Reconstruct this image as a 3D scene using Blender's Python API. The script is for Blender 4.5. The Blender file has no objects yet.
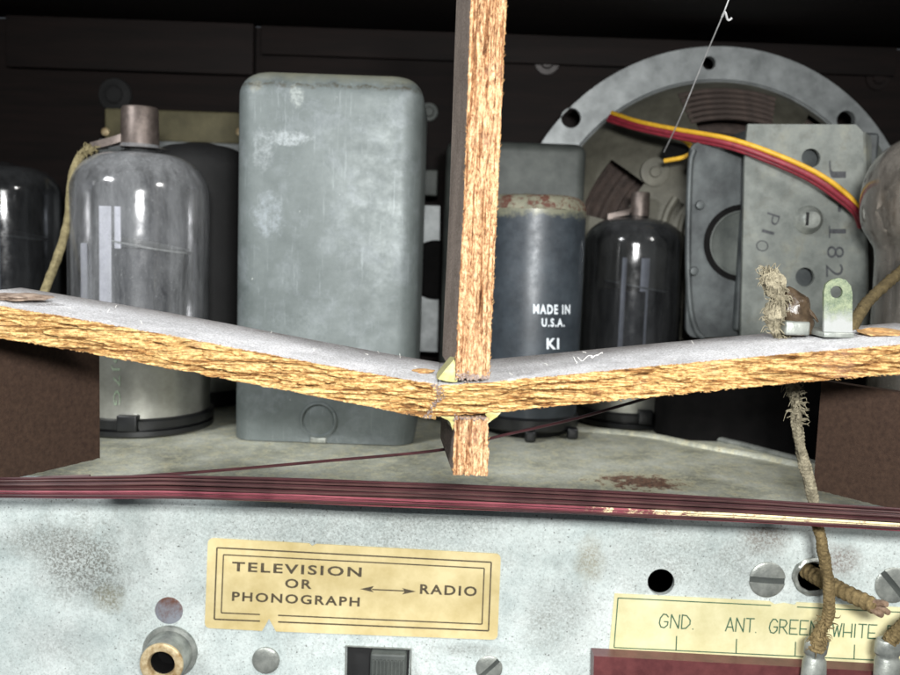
import bpy, bmesh, math, random
from mathutils import Vector, Matrix, noise
from mathutils.geometry import tessellate_polygon
random.seed(7)
R = math.radians
C = bpy.context.scene.collection
CM = 0.01
# ------------------------------------------------------------------ camera frame (design in centimetres)
CAMZ = 4.87
PITCH, ROLL, F = R(6.0), R(2.0), 900.0
CX, CY = 450.0, 337.5
_f = Vector((0, math.cos(PITCH), -math.sin(PITCH)))
_r0 = Vector((1, 0, 0)); _u0 = Vector((0, math.sin(PITCH), math.cos(PITCH)))
_r = _r0*math.cos(ROLL) + _u0*math.sin(ROLL)
_u = _u0*math.cos(ROLL) - _r0*math.sin(ROLL)
CAM = Vector((0, 0, CAMZ))
def ray(px, py): return _f + _r*((px-CX)/F) - _u*((py-CY)/F)
def at(px, py, Y):
    d = ray(px, py); return CAM + d*(Y/d.y)
def ground(px, py, z=0.0):
    d = ray(px, py); return CAM + d*((z-CAMZ)/d.z)
# ------------------------------------------------------------------ object helpers
def tag(o, label, cat, group=None, kind=None):
    if label: o['label'] = label
    if cat: o['category'] = cat
    if group: o['group'] = group
    if kind: o['kind'] = kind
    return o
def thing(name, label, cat, loc=(0, 0, 0), group=None):
    o = bpy.data.objects.new(name, None); C.objects.link(o)
    o.empty_display_size = .01
    o.location = Vector(loc)*CM
    return tag(o, label, cat, group)
def wloc(o):
    v = Vector(o.location)
    while o.parent: o = o.parent; v += Vector(o.location)
    return v
def mesh_obj(name, bm, mats, parent=None, smooth=True, label=None):
    """bm is in world centimetres"""
    me = bpy.data.meshes.new(name)
    bmesh.ops.recalc_face_normals(bm, faces=bm.faces[:]) if getattr(mesh_obj, 'recalc', True) else None
    bm.to_mesh(me); bm.free()
    me.transform(Matrix.Scale(CM, 4))
    n = len(me.vertices)
    if n:
        mn = [min(v.co[i] for v in me.vertices) for i in range(3)]
        mx = [max(v.co[i] for v in me.vertices) for i in range(3)]
        c = Vector([(a+b)/2 for a, b in zip(mn, mx)])
    else: c = Vector()
    me.transform(Matrix.Translation(-c))
    o = bpy.data.objects.new(name, me); C.objects.link(o)
    if parent:
        o.parent = parent; o.location = c - wloc(parent)
    else: o.location = c
    if not isinstance(mats, (list, tuple)): mats = [mats]
    for m in mats: me.materials.append(m)
    if smooth:
        for p in me.polygons: p.use_smooth = True
        try: me.set_sharp_from_angle(angle=R(38))
        except Exception: pass
    if label: o['label'] = label
    return o
def box(bm, x0, x1, y0, y1, z0, z1, bev=0.0, seg=3, mi=0):
    t = bmesh.new()
    bmesh.ops.create_cube(t, size=1)
    for v in t.verts:
        v.co = Vector((x0 if v.co.x < 0 else x1, y0 if v.co.y < 0 else y1, z0 if v.co.z < 0 else z1))
    if bev: bmesh.ops.bevel(t, geom=t.edges[:], offset=bev, segments=seg, affect='EDGES', profile=.5)
    return merge(bm, t, mi)
def merge(bm, t, mi=0, mat=None):
    vm = {}
    for v in t.verts: vm[v] = bm.verts.new(mat @ v.co if mat else v.co)
    for f in t.faces:
        nf = bm.faces.new([vm[v] for v in f.verts]); nf.material_index = mi
    t.free(); return bm
def lathe(bm, prof, loc=(0, 0, 0), n=48, axis='Z', skip=None, mi=0, mat=None):
    """prof: list of (r, h)"""
    loc = Vector(loc); rings = []
    for r, h in prof:
        ring = []
        for k in range(n):
            a = 2*math.pi*k/n
            if r < 1e-6 and ring: ring.append(ring[0]); continue
            if axis == 'Z': p = Vector((r*math.cos(a), r*math.sin(a), h))
            else: p = Vector((r*math.cos(a), -h, r*math.sin(a)))      # axis towards the viewer
            if mat: p = mat @ p
            ring.append(bm.verts.new(loc+p))
        rings.append(ring)
    for i in range(len(rings)-1):
        a, b = rings[i], rings[i+1]
        for k in range(n):
            if skip and skip(i, k): continue
            q = [a[k], a[(k+1) % n], b[(k+1) % n], b[k]]
            u = []
            for v in q:
                if v not in u: u.append(v)
            if len(u) > 2:
                try: f = bm.faces.new(u); f.material_index = mi
                except ValueError: pass
    return bm
def smooth_path(pts, k=10):
    pts = [Vector(p) for p in pts]
    if len(pts) < 3: return pts
    P = [pts[0]*2-pts[1]]+pts+[pts[-1]*2-pts[-2]]; out = []
    for i in range(1, len(P)-2):
        for j in range(k):
            t = j/k; a, b, c, d = P[i-1], P[i], P[i+1], P[i+2]
            out.append(.5*((2*b)+(c-a)*t+(2*a-5*b+4*c-d)*t*t+(3*b-a-3*c+d)*t**3))
    out.append(pts[-1]); return out
def tube(bm, pts, r, n=8, k=10, rf=None, caps=True, mi=0):
    P = smooth_path(pts, k) if k > 1 else [Vector(p) for p in pts]
    rings = []; up = Vector((.13, .31, .94)).normalized(); L = 0; prev = None
    for i, p in enumerate(P):
        t = (P[min(i+1, len(P)-1)]-P[max(i-1, 0)]).normalized()
        s = t.cross(up)
        if s.length < .1: s = t.cross(Vector((1, 0, 0)))
        s.normalize(); u = s.cross(t); up = u
        if prev is not None: L += (p-prev).length
        prev = p; ring = []
        for j in range(n):
            a = 2*math.pi*j/n
            rr = r(i/(len(P)-1)) if callable(r) else r
            if rf: rr *= rf(L, a)
            ring.append(bm.verts.new(p+(s*math.cos(a)+u*math.sin(a))*rr))
        rings.append(ring)
    for a, b in zip(rings, rings[1:]):
        for j in range(n):
            f = bm.faces.new([a[j], a[(j+1) % n], b[(j+1) % n], b[j]]); f.material_index = mi
    if caps:
        bm.faces.new(rings[0][::-1]).material_index = mi; bm.faces.new(rings[-1]).material_index = mi
    return bm
def braid(L, a): return 1+.045*math.sin(L*80+a*3)+.045*math.sin(L*80-a*3)+.16*noise.noise(Vector((L*6, a, 3)))
def plate(bm, outer, holes, nrm, th, bev=0, mi=0):
    """flat sheet: outer loop and hole loops of 3-D points (coplanar), thickened along nrm"""
    loops = [[Vector(p) for p in outer]]+[[Vector(p) for p in h] for h in holes]
    tris = tessellate_polygon(loops)
    flat = [p for l in loops for p in l]; nrm = Vector(nrm)*th
    A = [bm.verts.new(p) for p in flat]; B = [bm.verts.new(p+nrm) for p in flat]
    for t in tris:
        for V, tt in ((A, t), (B, t[::-1])):
            try: bm.faces.new([V[i] for i in tt]).material_index = mi
            except ValueError: pass
    o = 0
    for l in loops:
        n = len(l)
        for i in range(n):
            j = (i+1) % n
            bm.faces.new([A[o+i], A[o+j], B[o+j], B[o+i]]).material_index = mi
        o += n
    return bm
def circ_px(px, py, r, Y, n=28, ry=None):
    return [at(px+r*math.cos(2*math.pi*i/n), py+(ry or r)*math.sin(2*math.pi*i/n), Y) for i in range(n)]
def rnd_rect_px(c, rad, n=5):
    """c: four px corners in order; returns px points with rounded corners"""
    out = []
    for i in range(4):
        p = Vector(c[i]); a = (Vector(c[i-1])-p).normalized()*rad; b = (Vector(c[(i+1) % 4])-p).normalized()*rad
        for k in range(n+1):
            t = k/n; out.append(p+a*(1-t)**2+b*t**2)
    return out
# ------------------------------------------------------------------ materials
def srgb(r, g, b):
    f = lambda c: (c/255/12.92) if c/255 <= .04045 else ((c/255+.055)/1.055)**2.4
    return (f(r), f(g), f(b), 1)
class M:
    def __init__(s, name):
        s.m = bpy.data.materials.new(name); s.m.use_nodes = True
        s.nt = s.m.node_tree; s.b = s.nt.nodes['Principled BSDF']; s.out = s.nt.nodes['Material Output']
        tc = s.N('ShaderNodeTexCoord'); s.tc = tc
        mp = s.N('ShaderNodeMapping'); mp.inputs['Scale'].default_value = (100, 100, 100)
        s.L(tc.outputs['Object'], mp.inputs[0]); s.co = mp.outputs[0]
    def N(s, t, **k):
        n = s.nt.nodes.new(t)
        for a, b in k.items(): setattr(n, a, b)
        return n
    def L(s, a, b): s.nt.links.new(a, b)
    def scl(s, x, y, z, rot=(0, 0, 0)):
        mp = s.N('ShaderNodeMapping'); mp.inputs['Scale'].default_value = (x, y, z); mp.inputs['Rotation'].default_value = rot
        s.L(s.co, mp.inputs[0]); return mp.outputs[0]
    def noise(s, scale, detail=6, rough=.6, vec=None, dist=0):
        n = s.N('ShaderNodeTexNoise'); n.inputs['Scale'].default_value = scale; n.inputs['Detail'].default_value = detail
        n.inputs['Roughness'].default_value = rough; n.inputs['Distortion'].default_value = dist
        s.L(vec or s.co, n.inputs['Vector']); return n.outputs[0]
    def ramp(s, fac, stops, interp='LINEAR'):
        n = s.N('ShaderNodeValToRGB'); e = n.color_ramp.elements; n.color_ramp.interpolation = interp
        while len(e) < len(stops): e.new(.5)
        for x, (p, c) in zip(e, stops):
            x.position = p; x.color = c if isinstance(c, (tuple, list)) else (c, c, c, 1)
        s.L(fac, n.inputs[0]); return n.outputs[0]
    def mix(s, fac, a, b, mode='MIX'):
        n = s.N('ShaderNodeMix', data_type='RGBA', blend_type=mode)
        for v, i in ((fac, 0), (a, 6), (b, 7)):
            if hasattr(v, 'is_linked') or hasattr(v, 'links'): s.L(v, n.inputs[i])
            else: n.inputs[i].default_value = v
        return n.outputs[2]
    def math(s, op, a, b=0.0):
        n = s.N('ShaderNodeMath', operation=op)
        for v, i in ((a, 0), (b, 1)):
            if hasattr(v, 'links'): s.L(v, n.inputs[i])
            else: n.inputs[i].default_value = v
        return n.outputs[0]
    def spot(s, x, y, z, rx, ry, rz, amp=1.1, sc=2.5):
        """ragged blotch around an object-space point (cm)"""
        mp = s.N('ShaderNodeMapping'); s.L(s.co, mp.inputs[0])
        mp.inputs['Scale'].default_value = (1/rx, 1/ry, 1/rz); mp.inputs['Location'].default_value = (-x/rx, -y/ry, -z/rz)
        g = s.N('ShaderNodeTexGradient', gradient_type='SPHERICAL'); s.L(mp.outputs[0], g.inputs[0])
        return s.math('ADD', g.outputs[1], s.math('MULTIPLY', s.math('SUBTRACT', s.noise(sc, 8, .8), .5), amp))
    def bump(s, h, strength, dist=.0002):
        n = s.N('ShaderNodeBump'); n.inputs['Strength'].default_value = strength; n.inputs['Distance'].default_value = dist
        s.L(h, n.inputs['Height']); s.L(n.outputs[0], s.b.inputs['Normal'])
    def fin(s, col, rough=.5, metal=0., spec=None):
        for v, k in ((col, 'Base Color'), (rough, 'Roughness'), (metal, 'Metallic')):
            if hasattr(v, 'links'): s.L(v, s.b.inputs[k])
            else: s.b.inputs[k].default_value = v
        if spec is not None: s.b.inputs['Specular IOR Level'].default_value = spec
        return s.m
def simple(name, c1, c2, scale=3, rough=.5, metal=0, bump=.15, spec=None, det=8):
    m = M(name); n = m.noise(scale, det, .65)
    col = m.ramp(n, [(.32, c1), (.68, c2)]); n2 = m.noise(scale*9, 4)
    m.bump(n2, bump); return m.fin(col, rough, metal, spec)

# zinc plated chassis
def chassis_mat(name):
    m = M(name)
    base = m.ramp(m.noise(.5, 9, .7), [(.32, srgb(166, 178, 176)), (.5, srgb(194, 203, 200)), (.68, srgb(214, 221, 218))])
    grit = m.ramp(m.noise(24, 6, .85), [(.36, .5), (.54, 1.0)])
    c = m.mix(.7, base, grit, 'MULTIPLY')
    def spot(x, z, rx, rz, amp=1.1, sc=2.5):
        mp = m.N('ShaderNodeMapping'); m.L(m.co, mp.inputs[0])
        mp.inputs['Scale'].default_value = (1/rx, .001, 1/rz); mp.inputs['Location'].default_value = (-x/rx, 0, -z/rz)
        g = m.N('ShaderNodeTexGradient', gradient_type='SPHERICAL'); m.L(mp.outputs[0], g.inputs[0])
        return m.math('ADD', g.outputs[1], m.math('MULTIPLY', m.math('SUBTRACT', m.noise(sc, 8, .8), .5), amp))
    fine = m.ramp(m.noise(20, 5, .85), [(.44, 1.), (.55, 0.)])
    # grime where the photo has it: upper left cloud, near the holes, scattered elsewhere
    for (px, py, rx, rz, col, k) in ((85, 565, 1.7, 1.3, (84, 82, 74), .85), (40, 540, 1.3, .7, (96, 94, 86), .6), (440, 520, 2.6, .45, (104, 108, 104), .5),
                                     (765, 535, .8, .7, (110, 92, 80), .8), (840, 560, .7, .6, (104, 84, 74), .7), (590, 560, .5, .8, (128, 116, 82), .6), (110, 600, .5, .5, (110, 104, 78), .7), (470, 650, 1.2, .25, (110, 112, 106), .5), (330, 535, 7, 1.5, (120, 124, 120), .55), (700, 560, 4, 1.2, (124, 128, 124), .5), (60, 640, 1.5, .8, (130, 134, 132), .4), (560, 620, 1.2, 1.4, (136, 140, 136), .5)):
        p = at(px, py, AY); c0 = Vector((0, 0, (-5.1-.4)/2))
        f = m.ramp(spot(p.x-c0.x, p.z-c0.z, rx, rz), [(.25, 0.), (.75, 1.)])
        c = m.mix(m.math('MULTIPLY', m.math('MULTIPLY', f, fine), k), c, srgb(*col))
        c = m.mix(m.math('MULTIPLY', f, .22), c, srgb(*col))
    cloud = m.ramp(m.noise(.8, 8, .75), [(.5, 0.), (.7, 1.)])
    c = m.mix(m.math('MULTIPLY', m.math('MULTIPLY', cloud, fine), .5), c, srgb(110, 108, 98))
    sp = m.ramp(m.noise(17, 3, .6), [(.635, 0.), (.67, 1.)])
    c = m.mix(m.math('MULTIPLY', sp, .8), c, srgb(62, 58, 52))
    sc = m.ramp(m.noise(3, 4, .6, vec=m.scl(1, 1, 12, (0, R(12), 0)), dist=.8), [(.70, 0.), (.73, 1.)])
    c = m.mix(m.math('MULTIPLY', sc, .4), c, srgb(120, 124, 122))
    sc = m.ramp(m.noise(2.2, 3, .6, vec=m.scl(14, 1, 1, (0, R(20), 0)), dist=.5), [(.69, 0.), (.71, 1.)])
    c = m.mix(m.math('MULTIPLY', sc, .35), c, srgb(226, 230, 228))
    m.bump(m.noise(18, 6, .75), .25, .0002)
    return m.fin(c, m.ramp(m.noise(5, 6, .7), [(.3, .4), (.7, .62)]), .2)
AY = 17.0
m_apron = chassis_mat('plated_steel'); 
def top_mat():
    m = M('plated_steel_top')
    base = m.ramp(m.noise(.8, 8, .65), [(.3, srgb(128, 129, 114)), (.52, srgb(172, 174, 160)), (.72, srgb(202, 205, 194))])
    fine = m.ramp(m.noise(14, 5, .8), [(.36, .5), (.56, 1.)])
    c = m.mix(.6, base, fine, 'MULTIPLY')
    # rust patch around a fixed place (object coords), plus paler halo
    g = m.N('ShaderNodeTexGradient', gradient_type='SPHERICAL')
    mp = m.N('ShaderNodeMapping'); mp.name = 'rustmap'
    m.L(m.co, mp.inputs[0]); mp.inputs['Scale'].default_value = (1/1.35, 1/.95, 1); m.rust = mp
    m.L(mp.outputs[0], g.inputs[0])
    s = m.math('ADD', g.outputs[1], m.math('MULTIPLY', m.math('SUBTRACT', m.noise(4, 10, .85), .5), 3.4))
    c = m.mix(m.ramp(s, [(.02, 0.), (.18, .5)]), c, srgb(205, 200, 165))
    c = m.mix(m.ramp(s, [(.34, 0.), (.5, .92)]), c, m.ramp(m.noise(14, 6, .8), [(.42, srgb(54, 28, 24)), (.56, srgb(128, 88, 70))]))
    c = m.mix(m.math('MULTIPLY', m.ramp(m.noise(22, 4, .8), [(.6, 0.), (.68, 1.)]), .6), c, srgb(84, 80, 66))
    m.bump(m.noise(12, 6, .7), .3)
    return m, m.fin(c, .5, .15)
_mt, m_top = top_mat()

def fibre_mat(name, axis, bright, mid, dark, crack=.42):
    m = M(name)
    fine = (4, 4, 30) if axis == 'X' else (26, 4, 8)
    long_ = (.55, 2, 12) if axis == 'X' else (12, 2, .55)
    n1 = m.noise(1.5, 7, .8, vec=m.scl(*fine), dist=.15)
    c = m.ramp(n1, [(.34, dark), (.43, mid), (.51, bright), (.64, tuple(min(1, x*1.3) for x in bright[:3])+(1,))])
    n2 = m.ramp(m.noise(1.4, 5, .7, vec=m.scl(*long_), dist=.3), [(.38, (.16, .09, .05, 1)), (.44, (.55, .38, .26, 1)), (.5, 1.0)])
    c = m.mix(.9, c, n2, 'MULTIPLY')
    n4 = m.ramp(m.noise(20, 5, .85, vec=m.scl(.6, 1, 1.3) if axis == 'X' else m.scl(1.3, 1, .6)), [(.38, (.45, .33, .25, 1)), (.50, (.95, .9, .82, 1)), (.60, 1.25)])
    c = m.mix(.8, c, n4, 'MULTIPLY')
    n3 = m.ramp(m.noise(.7, 5, .7), [(.56, 0.), (.7, 1.)])
    c = m.mix(m.math('MULTIPLY', n3, .38), c, srgb(196, 160, 140))
    m.bump(n1, 1.0, .0006)
    return m.fin(c, .8, 0, .25)
m_edge = fibre_mat('torn_fibreboard', 'X', srgb(234, 202, 142), srgb(186, 142, 84), srgb(80, 52, 30))
m_edgev = fibre_mat('sawn_fibreboard', 'Z', srgb(222, 188, 148), srgb(178, 134, 98), srgb(88, 56, 40), .44)
def dusty(name, lo, hi, k=1.0):
    m = M(name)
    n = m.ramp(m.noise(30, 6, .85), [(.40, lo), (.56, hi)])
    p = m.ramp(m.noise(1.1, 7, .7), [(.35, .68), (.6, 1.0)])
    c = m.mix(1., n, p, 'MULTIPLY')
    if k != 1.0:   # shade along the rear edge, painted into the dust colour with a ragged boundary
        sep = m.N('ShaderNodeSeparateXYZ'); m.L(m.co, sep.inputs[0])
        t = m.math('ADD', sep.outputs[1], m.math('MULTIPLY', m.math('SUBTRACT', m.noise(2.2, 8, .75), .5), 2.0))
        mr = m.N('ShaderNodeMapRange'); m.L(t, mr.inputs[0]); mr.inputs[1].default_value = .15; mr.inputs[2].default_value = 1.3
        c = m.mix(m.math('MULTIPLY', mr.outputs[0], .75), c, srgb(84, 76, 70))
    m.bump(m.noise(22, 6, .8), .8, .0003)
    return m.fin(c, .95, 0, .1)
m_dust_shade = dusty('dust_and_rear_shade', srgb(168, 166, 166), srgb(238, 238, 240), .5)
m_boardside = dusty('board_side', srgb(92, 80, 72), srgb(150, 138, 128))
m_panel = simple('brown_fibre_sheet', srgb(48, 35, 28), srgb(66, 50, 40), 12, .8, 0, .25, .2)
m_panel_edge = simple('pale_sheet_edge', srgb(120, 92, 66), srgb(160, 130, 96), 20, .9)
m_glue = simple('old_glue', srgb(138, 132, 78), srgb(180, 174, 118), 6, .4, 0, .2)
m_fluff = simple('pale_fluff', srgb(200, 198, 190), srgb(225, 224, 220), 20, .95)
m_sliver = simple('wood_sliver', srgb(140, 98, 56), srgb(200, 162, 108), 14, .9)
def wire_mat(name, a, b, wax=0):
    m = M(name)
    n = m.noise(2.2, 6, .7, vec=m.scl(.5, 6, 6))
    c = m.ramp(n, [(.35, a), (.66, b)])
    if wax:
        w = m.ramp(m.noise(6, 9, .85, vec=m.scl(.8, 1, 1)), [(.44, 0.), (.56, 1.)])
        sep = m.N('ShaderNodeSeparateXYZ'); m.L(m.co, sep.inputs[0])
        g = m.ramp(sep.outputs[0], [(0.0, 0.), (1.0, 1.)])
        mr = m.N('ShaderNodeMapRange'); mr.inputs[1].default_value = 2.2; mr.inputs[2].default_value = 4.4; m.L(sep.outputs[0], mr.inputs[0])
        c = m.mix(m.math('MULTIPLY', m.ramp(m.math('ADD', mr.outputs[0], m.math('MULTIPLY', m.math('SUBTRACT', w, .5), .9)), [(.5, 0.), (.66, 1.)]), .92), c, srgb(226, 212, 168))
    return m.fin(c, .34, 0, .6)
m_wires = [wire_mat('enamel_wire_dark', srgb(46, 26, 28), srgb(74, 42, 44)),
           wire_mat('enamel_wire_red', srgb(88, 36, 46), srgb(142, 76, 86)),
           wire_mat('enamel_wire_brown', srgb(46, 29, 29), srgb(84, 58, 55)),
           wire_mat('enamel_wire_wax', srgb(84, 38, 46), srgb(140, 76, 84), 1)]
CANC = ((at(233, 300, 21.1).x+at(417, 300, 21.1).x)/2, (at(330, 70, 21.1).z+.02)/2)
def can_mat():
    m = M('grey_painted_can')
    c = m.ramp(m.noise(.8, 8, .7), [(.3, srgb(80, 87, 86)), (.7, srgb(104, 111, 110))])
    sm = m.ramp(m.noise(1.3, 10, .78, dist=.3), [(.5, 0.), (.72, 1.)])
    c = m.mix(m.math('MULTIPLY', sm, .3), c, srgb(150, 156, 162))
    scr = m.ramp(m.noise(2.5, 5, .7, vec=m.scl(6, 6, .35, (0, R(8), 0)), dist=.4), [(.6, 0.), (.72, 1.)])
    c = m.mix(m.math('MULTIPLY', scr, .18), c, srgb(190, 198, 200))
    arc = m.ramp(m.noise(.9, 2, .4, dist=5), [(.495, 0.), (.5, 1.), (.505, 0.)])
    c = m.mix(m.math('MULTIPLY', arc, .3), c, srgb(84, 92, 92))
    chip = m.ramp(m.noise(6, 5, .7), [(.71, 0.), (.74, 1.)])
    c = m.mix(m.math('MULTIPLY', chip, .7), c, srgb(212, 216, 210))
    for (px, py, rx, rz, amp, sc_, k, col) in ((297, 95, .28, .5, .9, 3, .8, (182, 188, 182)), (285, 138, 1.0, .28, 1.6, 5, .8, (190, 196, 198)), (262, 150, .4, .9, 1.4, 6, .6, (176, 182, 184)), (268, 215, .6, .9, 1.4, 5, .6, (178, 186, 194)),
                                     (400, 230, .3, 1.4, 1.0, 3, .4, (158, 166, 166)), (300, 330, 1.3, .8, 1.3, 3, .35, (150, 158, 158)), (330, 440, 1.6, .25, 1.2, 5, .5, (150, 158, 160)), (395, 85, .7, .22, 1.6, 5, .9, (52, 48, 38)), (255, 85, .3, .25, 1.2, 5, .6, (140, 130, 96))):
        p = at(px, py, 21.1); f = m.ramp(m.spot(p.x-CANC[0], -1.9, p.z-CANC[1], rx, 3, rz, amp, sc_), [(.35, 0.), (.6, 1.)])
        c = m.mix(m.math('MULTIPLY', m.math('MULTIPLY', f, k*.5), m.ramp(m.noise(7, 8, .85), [(.42, .05), (.58, 1.)])), c, srgb(*col))
    # grubby band right under the rim
    sep = m.N('ShaderNodeSeparateXYZ'); m.L(m.co, sep.inputs[0])
    z = m.math('ADD', sep.outputs[2], m.math('MULTIPLY', m.math('SUBTRACT', m.noise(3, 6, .7), .5), .35))
    mr = m.N('ShaderNodeMapRange'); mr.inputs[1].default_value = 3.92; mr.inputs[2].default_value = 4.2; m.L(z, mr.inputs[0])
    band = m.ramp(mr.outputs[0], [(0., 0.), (.3, 1.), (.5, 0.)])
    c = m.mix(m.math('MULTIPLY', band, m.ramp(m.noise(8, 5, .8), [(.4, .1), (.55, .9)])), c, srgb(64, 60, 48))
    mr2 = m.N('ShaderNodeMapRange'); mr2.inputs[1].default_value = 4.05; mr2.inputs[2].default_value = 4.35; m.L(z, mr2.inputs[0])
    c = m.mix(m.math('MULTIPLY', mr2.outputs[0], .7), c, srgb(128, 126, 104))
    rg = m.ramp(m.noise(3, 6, .7), [(.3, .42), (.7, .62)])
    m.bump(m.noise(7, 6, .7), .12)
    return m.fin(c, rg, .2)
m_can = can_mat()
m_greycan = simple('dark_grey_metal', srgb(54, 58, 56), srgb(80, 84, 80), 1.5, .6, .2)
def blackcan():
    m = M('blue_black_can')
    c = m.ramp(m.noise(1.3, 8, .7), [(.3, srgb(34, 39, 44)), (.7, srgb(58, 65, 71))])
    sep = m.N('ShaderNodeSeparateXYZ'); m.L(m.co, sep.inputs[0])
    z = m.math('ADD', sep.outputs[2], m.math('MULTIPLY', m.math('SUBTRACT', m.noise(2.2, 8, .75), .5), .9)); m.zt = z
    mr = m.N('ShaderNodeMapRange'); mr.name = 'edge'; m.L(z, mr.inputs[0]); mr.inputs[1].default_value = 2.55; mr.inputs[2].default_value = 2.8
    c = m.mix(mr.outputs[0], c, srgb(104, 104, 88))
    sc = m.ramp(m.noise(4, 5, .7, vec=m.scl(1, 1, .3)), [(.68, 0.), (.72, .5)])
    c = m.mix(sc, c, srgb(110, 118, 124)); m.bump(m.noise(10, 5, .7), .08)
    m.edge = mr; return m, m.fin(c, m.ramp(m.noise(4, 5, .7), [(.3, .34), (.7, .5)]), .1)
_mb, m_blackcan = blackcan()
def cantop():
    m = M('corroded_can_top')
    s = m.noise(3.2, 8, .8)
    c = m.ramp(m.noise(2, 6, .7), [(.3, srgb(86, 86, 72)), (.7, srgb(124, 122, 104))])
    c = m.mix(m.ramp(s, [(.49, 0.), (.56, 1.)]), c, srgb(76, 42, 30))
    m.bump(s, .4); return m.fin(c, .75, .1)
m_cantop = cantop()
m_black = simple('black_phenolic', srgb(11, 12, 13), srgb(22, 23, 25), 4, .38, 0, .1)
m_blackmatte = simple('black_rubber', srgb(9, 9, 10), srgb(18, 18, 18), 4, .8)
m_sleeve = simple('dull_tin_sleeve', srgb(140, 140, 132), srgb(176, 176, 168), 1.4, .36, .65, .06)
m_cap = simple('oxidised_cap', srgb(74, 66, 62), srgb(108, 98, 92), 5, .45, .6, .2)
m_anode = simple('grey_electrode', srgb(30, 31, 34), srgb(52, 54, 58), 3, .5, .3)
m_shield = simple('pale_electrode', srgb(196, 198, 206), srgb(226, 228, 234), 5, .45, .2)
m_mica = simple('mica', srgb(120, 124, 120), srgb(165, 168, 164), 6, .4)
def glass_mat(name, dust, dust_lo, dust_hi, tint, scale=2.2):
    m = M(name); nt = m.nt
    tr = m.N('ShaderNodeBsdfTransparent'); tr.inputs[0].default_value = tint
    gl = m.N('ShaderNodeBsdfGlossy'); gl.inputs[0].default_value = (1, 1, 1, 1)
    m.L(m.ramp(m.noise(3, 5, .7), [(.3, .06), (.7, .20)]), gl.inputs['Roughness'])
    df = m.N('ShaderNodeBsdfDiffuse'); df.inputs[0].default_value = dust
    fr = m.N('ShaderNodeFresnel'); fr.inputs[0].default_value = 1.5
    a = m.N('ShaderNodeMixShader'); b = m.N('ShaderNodeMixShader')
    n = m.noise(scale, 10, .8, vec=m.scl(1, 1, .3), dist=.4); n2 = m.noise(30, 4, .7)
    d = m.ramp(n, [(.35, dust_lo), (.62, dust_hi)])
    streak = m.ramp(m.noise(3.2, 4, .6, vec=m.scl(1, 1, .06)), [(.45, 0.), (.6, dust_hi*.35)])
    geo = m.N('ShaderNodeNewGeometry'); sep = m.N('ShaderNodeSeparateXYZ'); m.L(geo.outputs['Normal'], sep.inputs[0])
    upd = m.ramp(sep.outputs[2], [(.25, 0.), (.95, dust_hi*1.1)])       # dust settles on the crown
    upd = m.math('MULTIPLY', upd, m.ramp(m.noise(9, 6, .8), [(.35, .55), (.6, 1.)]))
    speck = m.ramp(n2, [(.60, 0.), (.68, dust_hi*1.3)])
    f = m.math('ADD', m.math('ADD', d, streak), m.math('ADD', upd, speck))
    m.L(f, a.inputs[0])
    m.L(tr.outputs[0], a.inputs[1]); m.L(df.outputs[0], a.inputs[2])
    m.L(fr.outputs[0], b.inputs[0]); m.L(a.outputs[0], b.inputs[1]); m.L(gl.outputs[0], b.inputs[2])
    m.L(b.outputs[0], m.out.inputs[0]); nt.nodes.remove(m.b); return m.m
m_glass = glass_mat('dusty_glass', srgb(146, 148, 150), .07, .34, (.88, .88, .9, 1))
m_glassdark = glass_mat('smoked_glass', srgb(110, 112, 114), .02, .10, (.30, .31, .33, 1))
m_glasstan = glass_mat('tan_dusty_glass', srgb(140, 134, 126), .10, .34, (.75, .7, .64, 1))
m_wood = M('dark_cabinet_wood')
_c = m_wood.ramp(m_wood.noise(1.1, 8, .65, vec=m_wood.scl(.25, 2, 3)), [(.3, srgb(13, 10, 9)), (.7, srgb(27, 19, 17))])
m_wood.bump(m_wood.noise(6, 5, .6, vec=m_wood.scl(.3, 3, 3)), .2); m_wood = m_wood.fin(_c, .75, 0, .2)
m_olive = simple('olive_plate', srgb(74, 70, 50), srgb(104, 98, 72), 1.2, .7)
m_ring = simple('speaker_steel', srgb(104, 108, 108), srgb(146, 150, 150), 1.6, .5, .3, .15)
m_basket = simple('olive_steel', srgb(66, 64, 55), srgb(94, 92, 81), 1.4, .6, .2)
m_cone = simple('brown_cone_paper', srgb(48, 40, 36), srgb(74, 62, 56), 4, .85)
def bracket():
    m = M('stained_zinc')
    c = m.ramp(m.noise(.9, 8, .7), [(.3, srgb(76, 80, 77)), (.55, srgb(112, 116, 111)), (.75, srgb(132, 132, 118))])
    s = m.ramp(m.noise(1.6, 8, .8), [(.52, 0.), (.66, 1.)])
    c = m.mix(m.math('MULTIPLY', s, .5), c, srgb(84, 82, 72)); m.bump(m.noise(8, 6, .7), .15)
    return m.fin(c, .5, .25)
m_brack = bracket()
m_flange = simple('dark_zinc', srgb(36, 39, 41), srgb(78, 83, 83), 1.1, .5, .3, .12)
m_steel = simple('screw_steel', srgb(108, 112, 108), srgb(162, 165, 158), 3.5, .4, .5, .25)
def rusty():
    m = M('rusty_steel'); s = m.noise(3.5, 8, .8)
    sep = m.N('ShaderNodeSeparateXYZ'); m.L(m.co, sep.inputs[0])
    t = m.math('ADD', s, m.math('MULTIPLY', sep.outputs[2], .6))
    c = m.mix(m.ramp(t, [(.42, 0.), (.68, 1.)]), srgb(136, 140, 148), srgb(104, 70, 56)); return m.fin(c, .5, .3)
m_rusty = rusty()
m_brass = simple('tarnished_brass', srgb(150, 118, 72), srgb(226, 210, 172), 7, .38, .45, .2)
m_paperA = simple('yellowed_label', srgb(172, 154, 104), srgb(208, 193, 148), .9, .42, 0, .05)
m_paperB = simple('cream_label', srgb(186, 178, 132), srgb(214, 208, 168), 1.0, .6, 0, .05)
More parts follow.
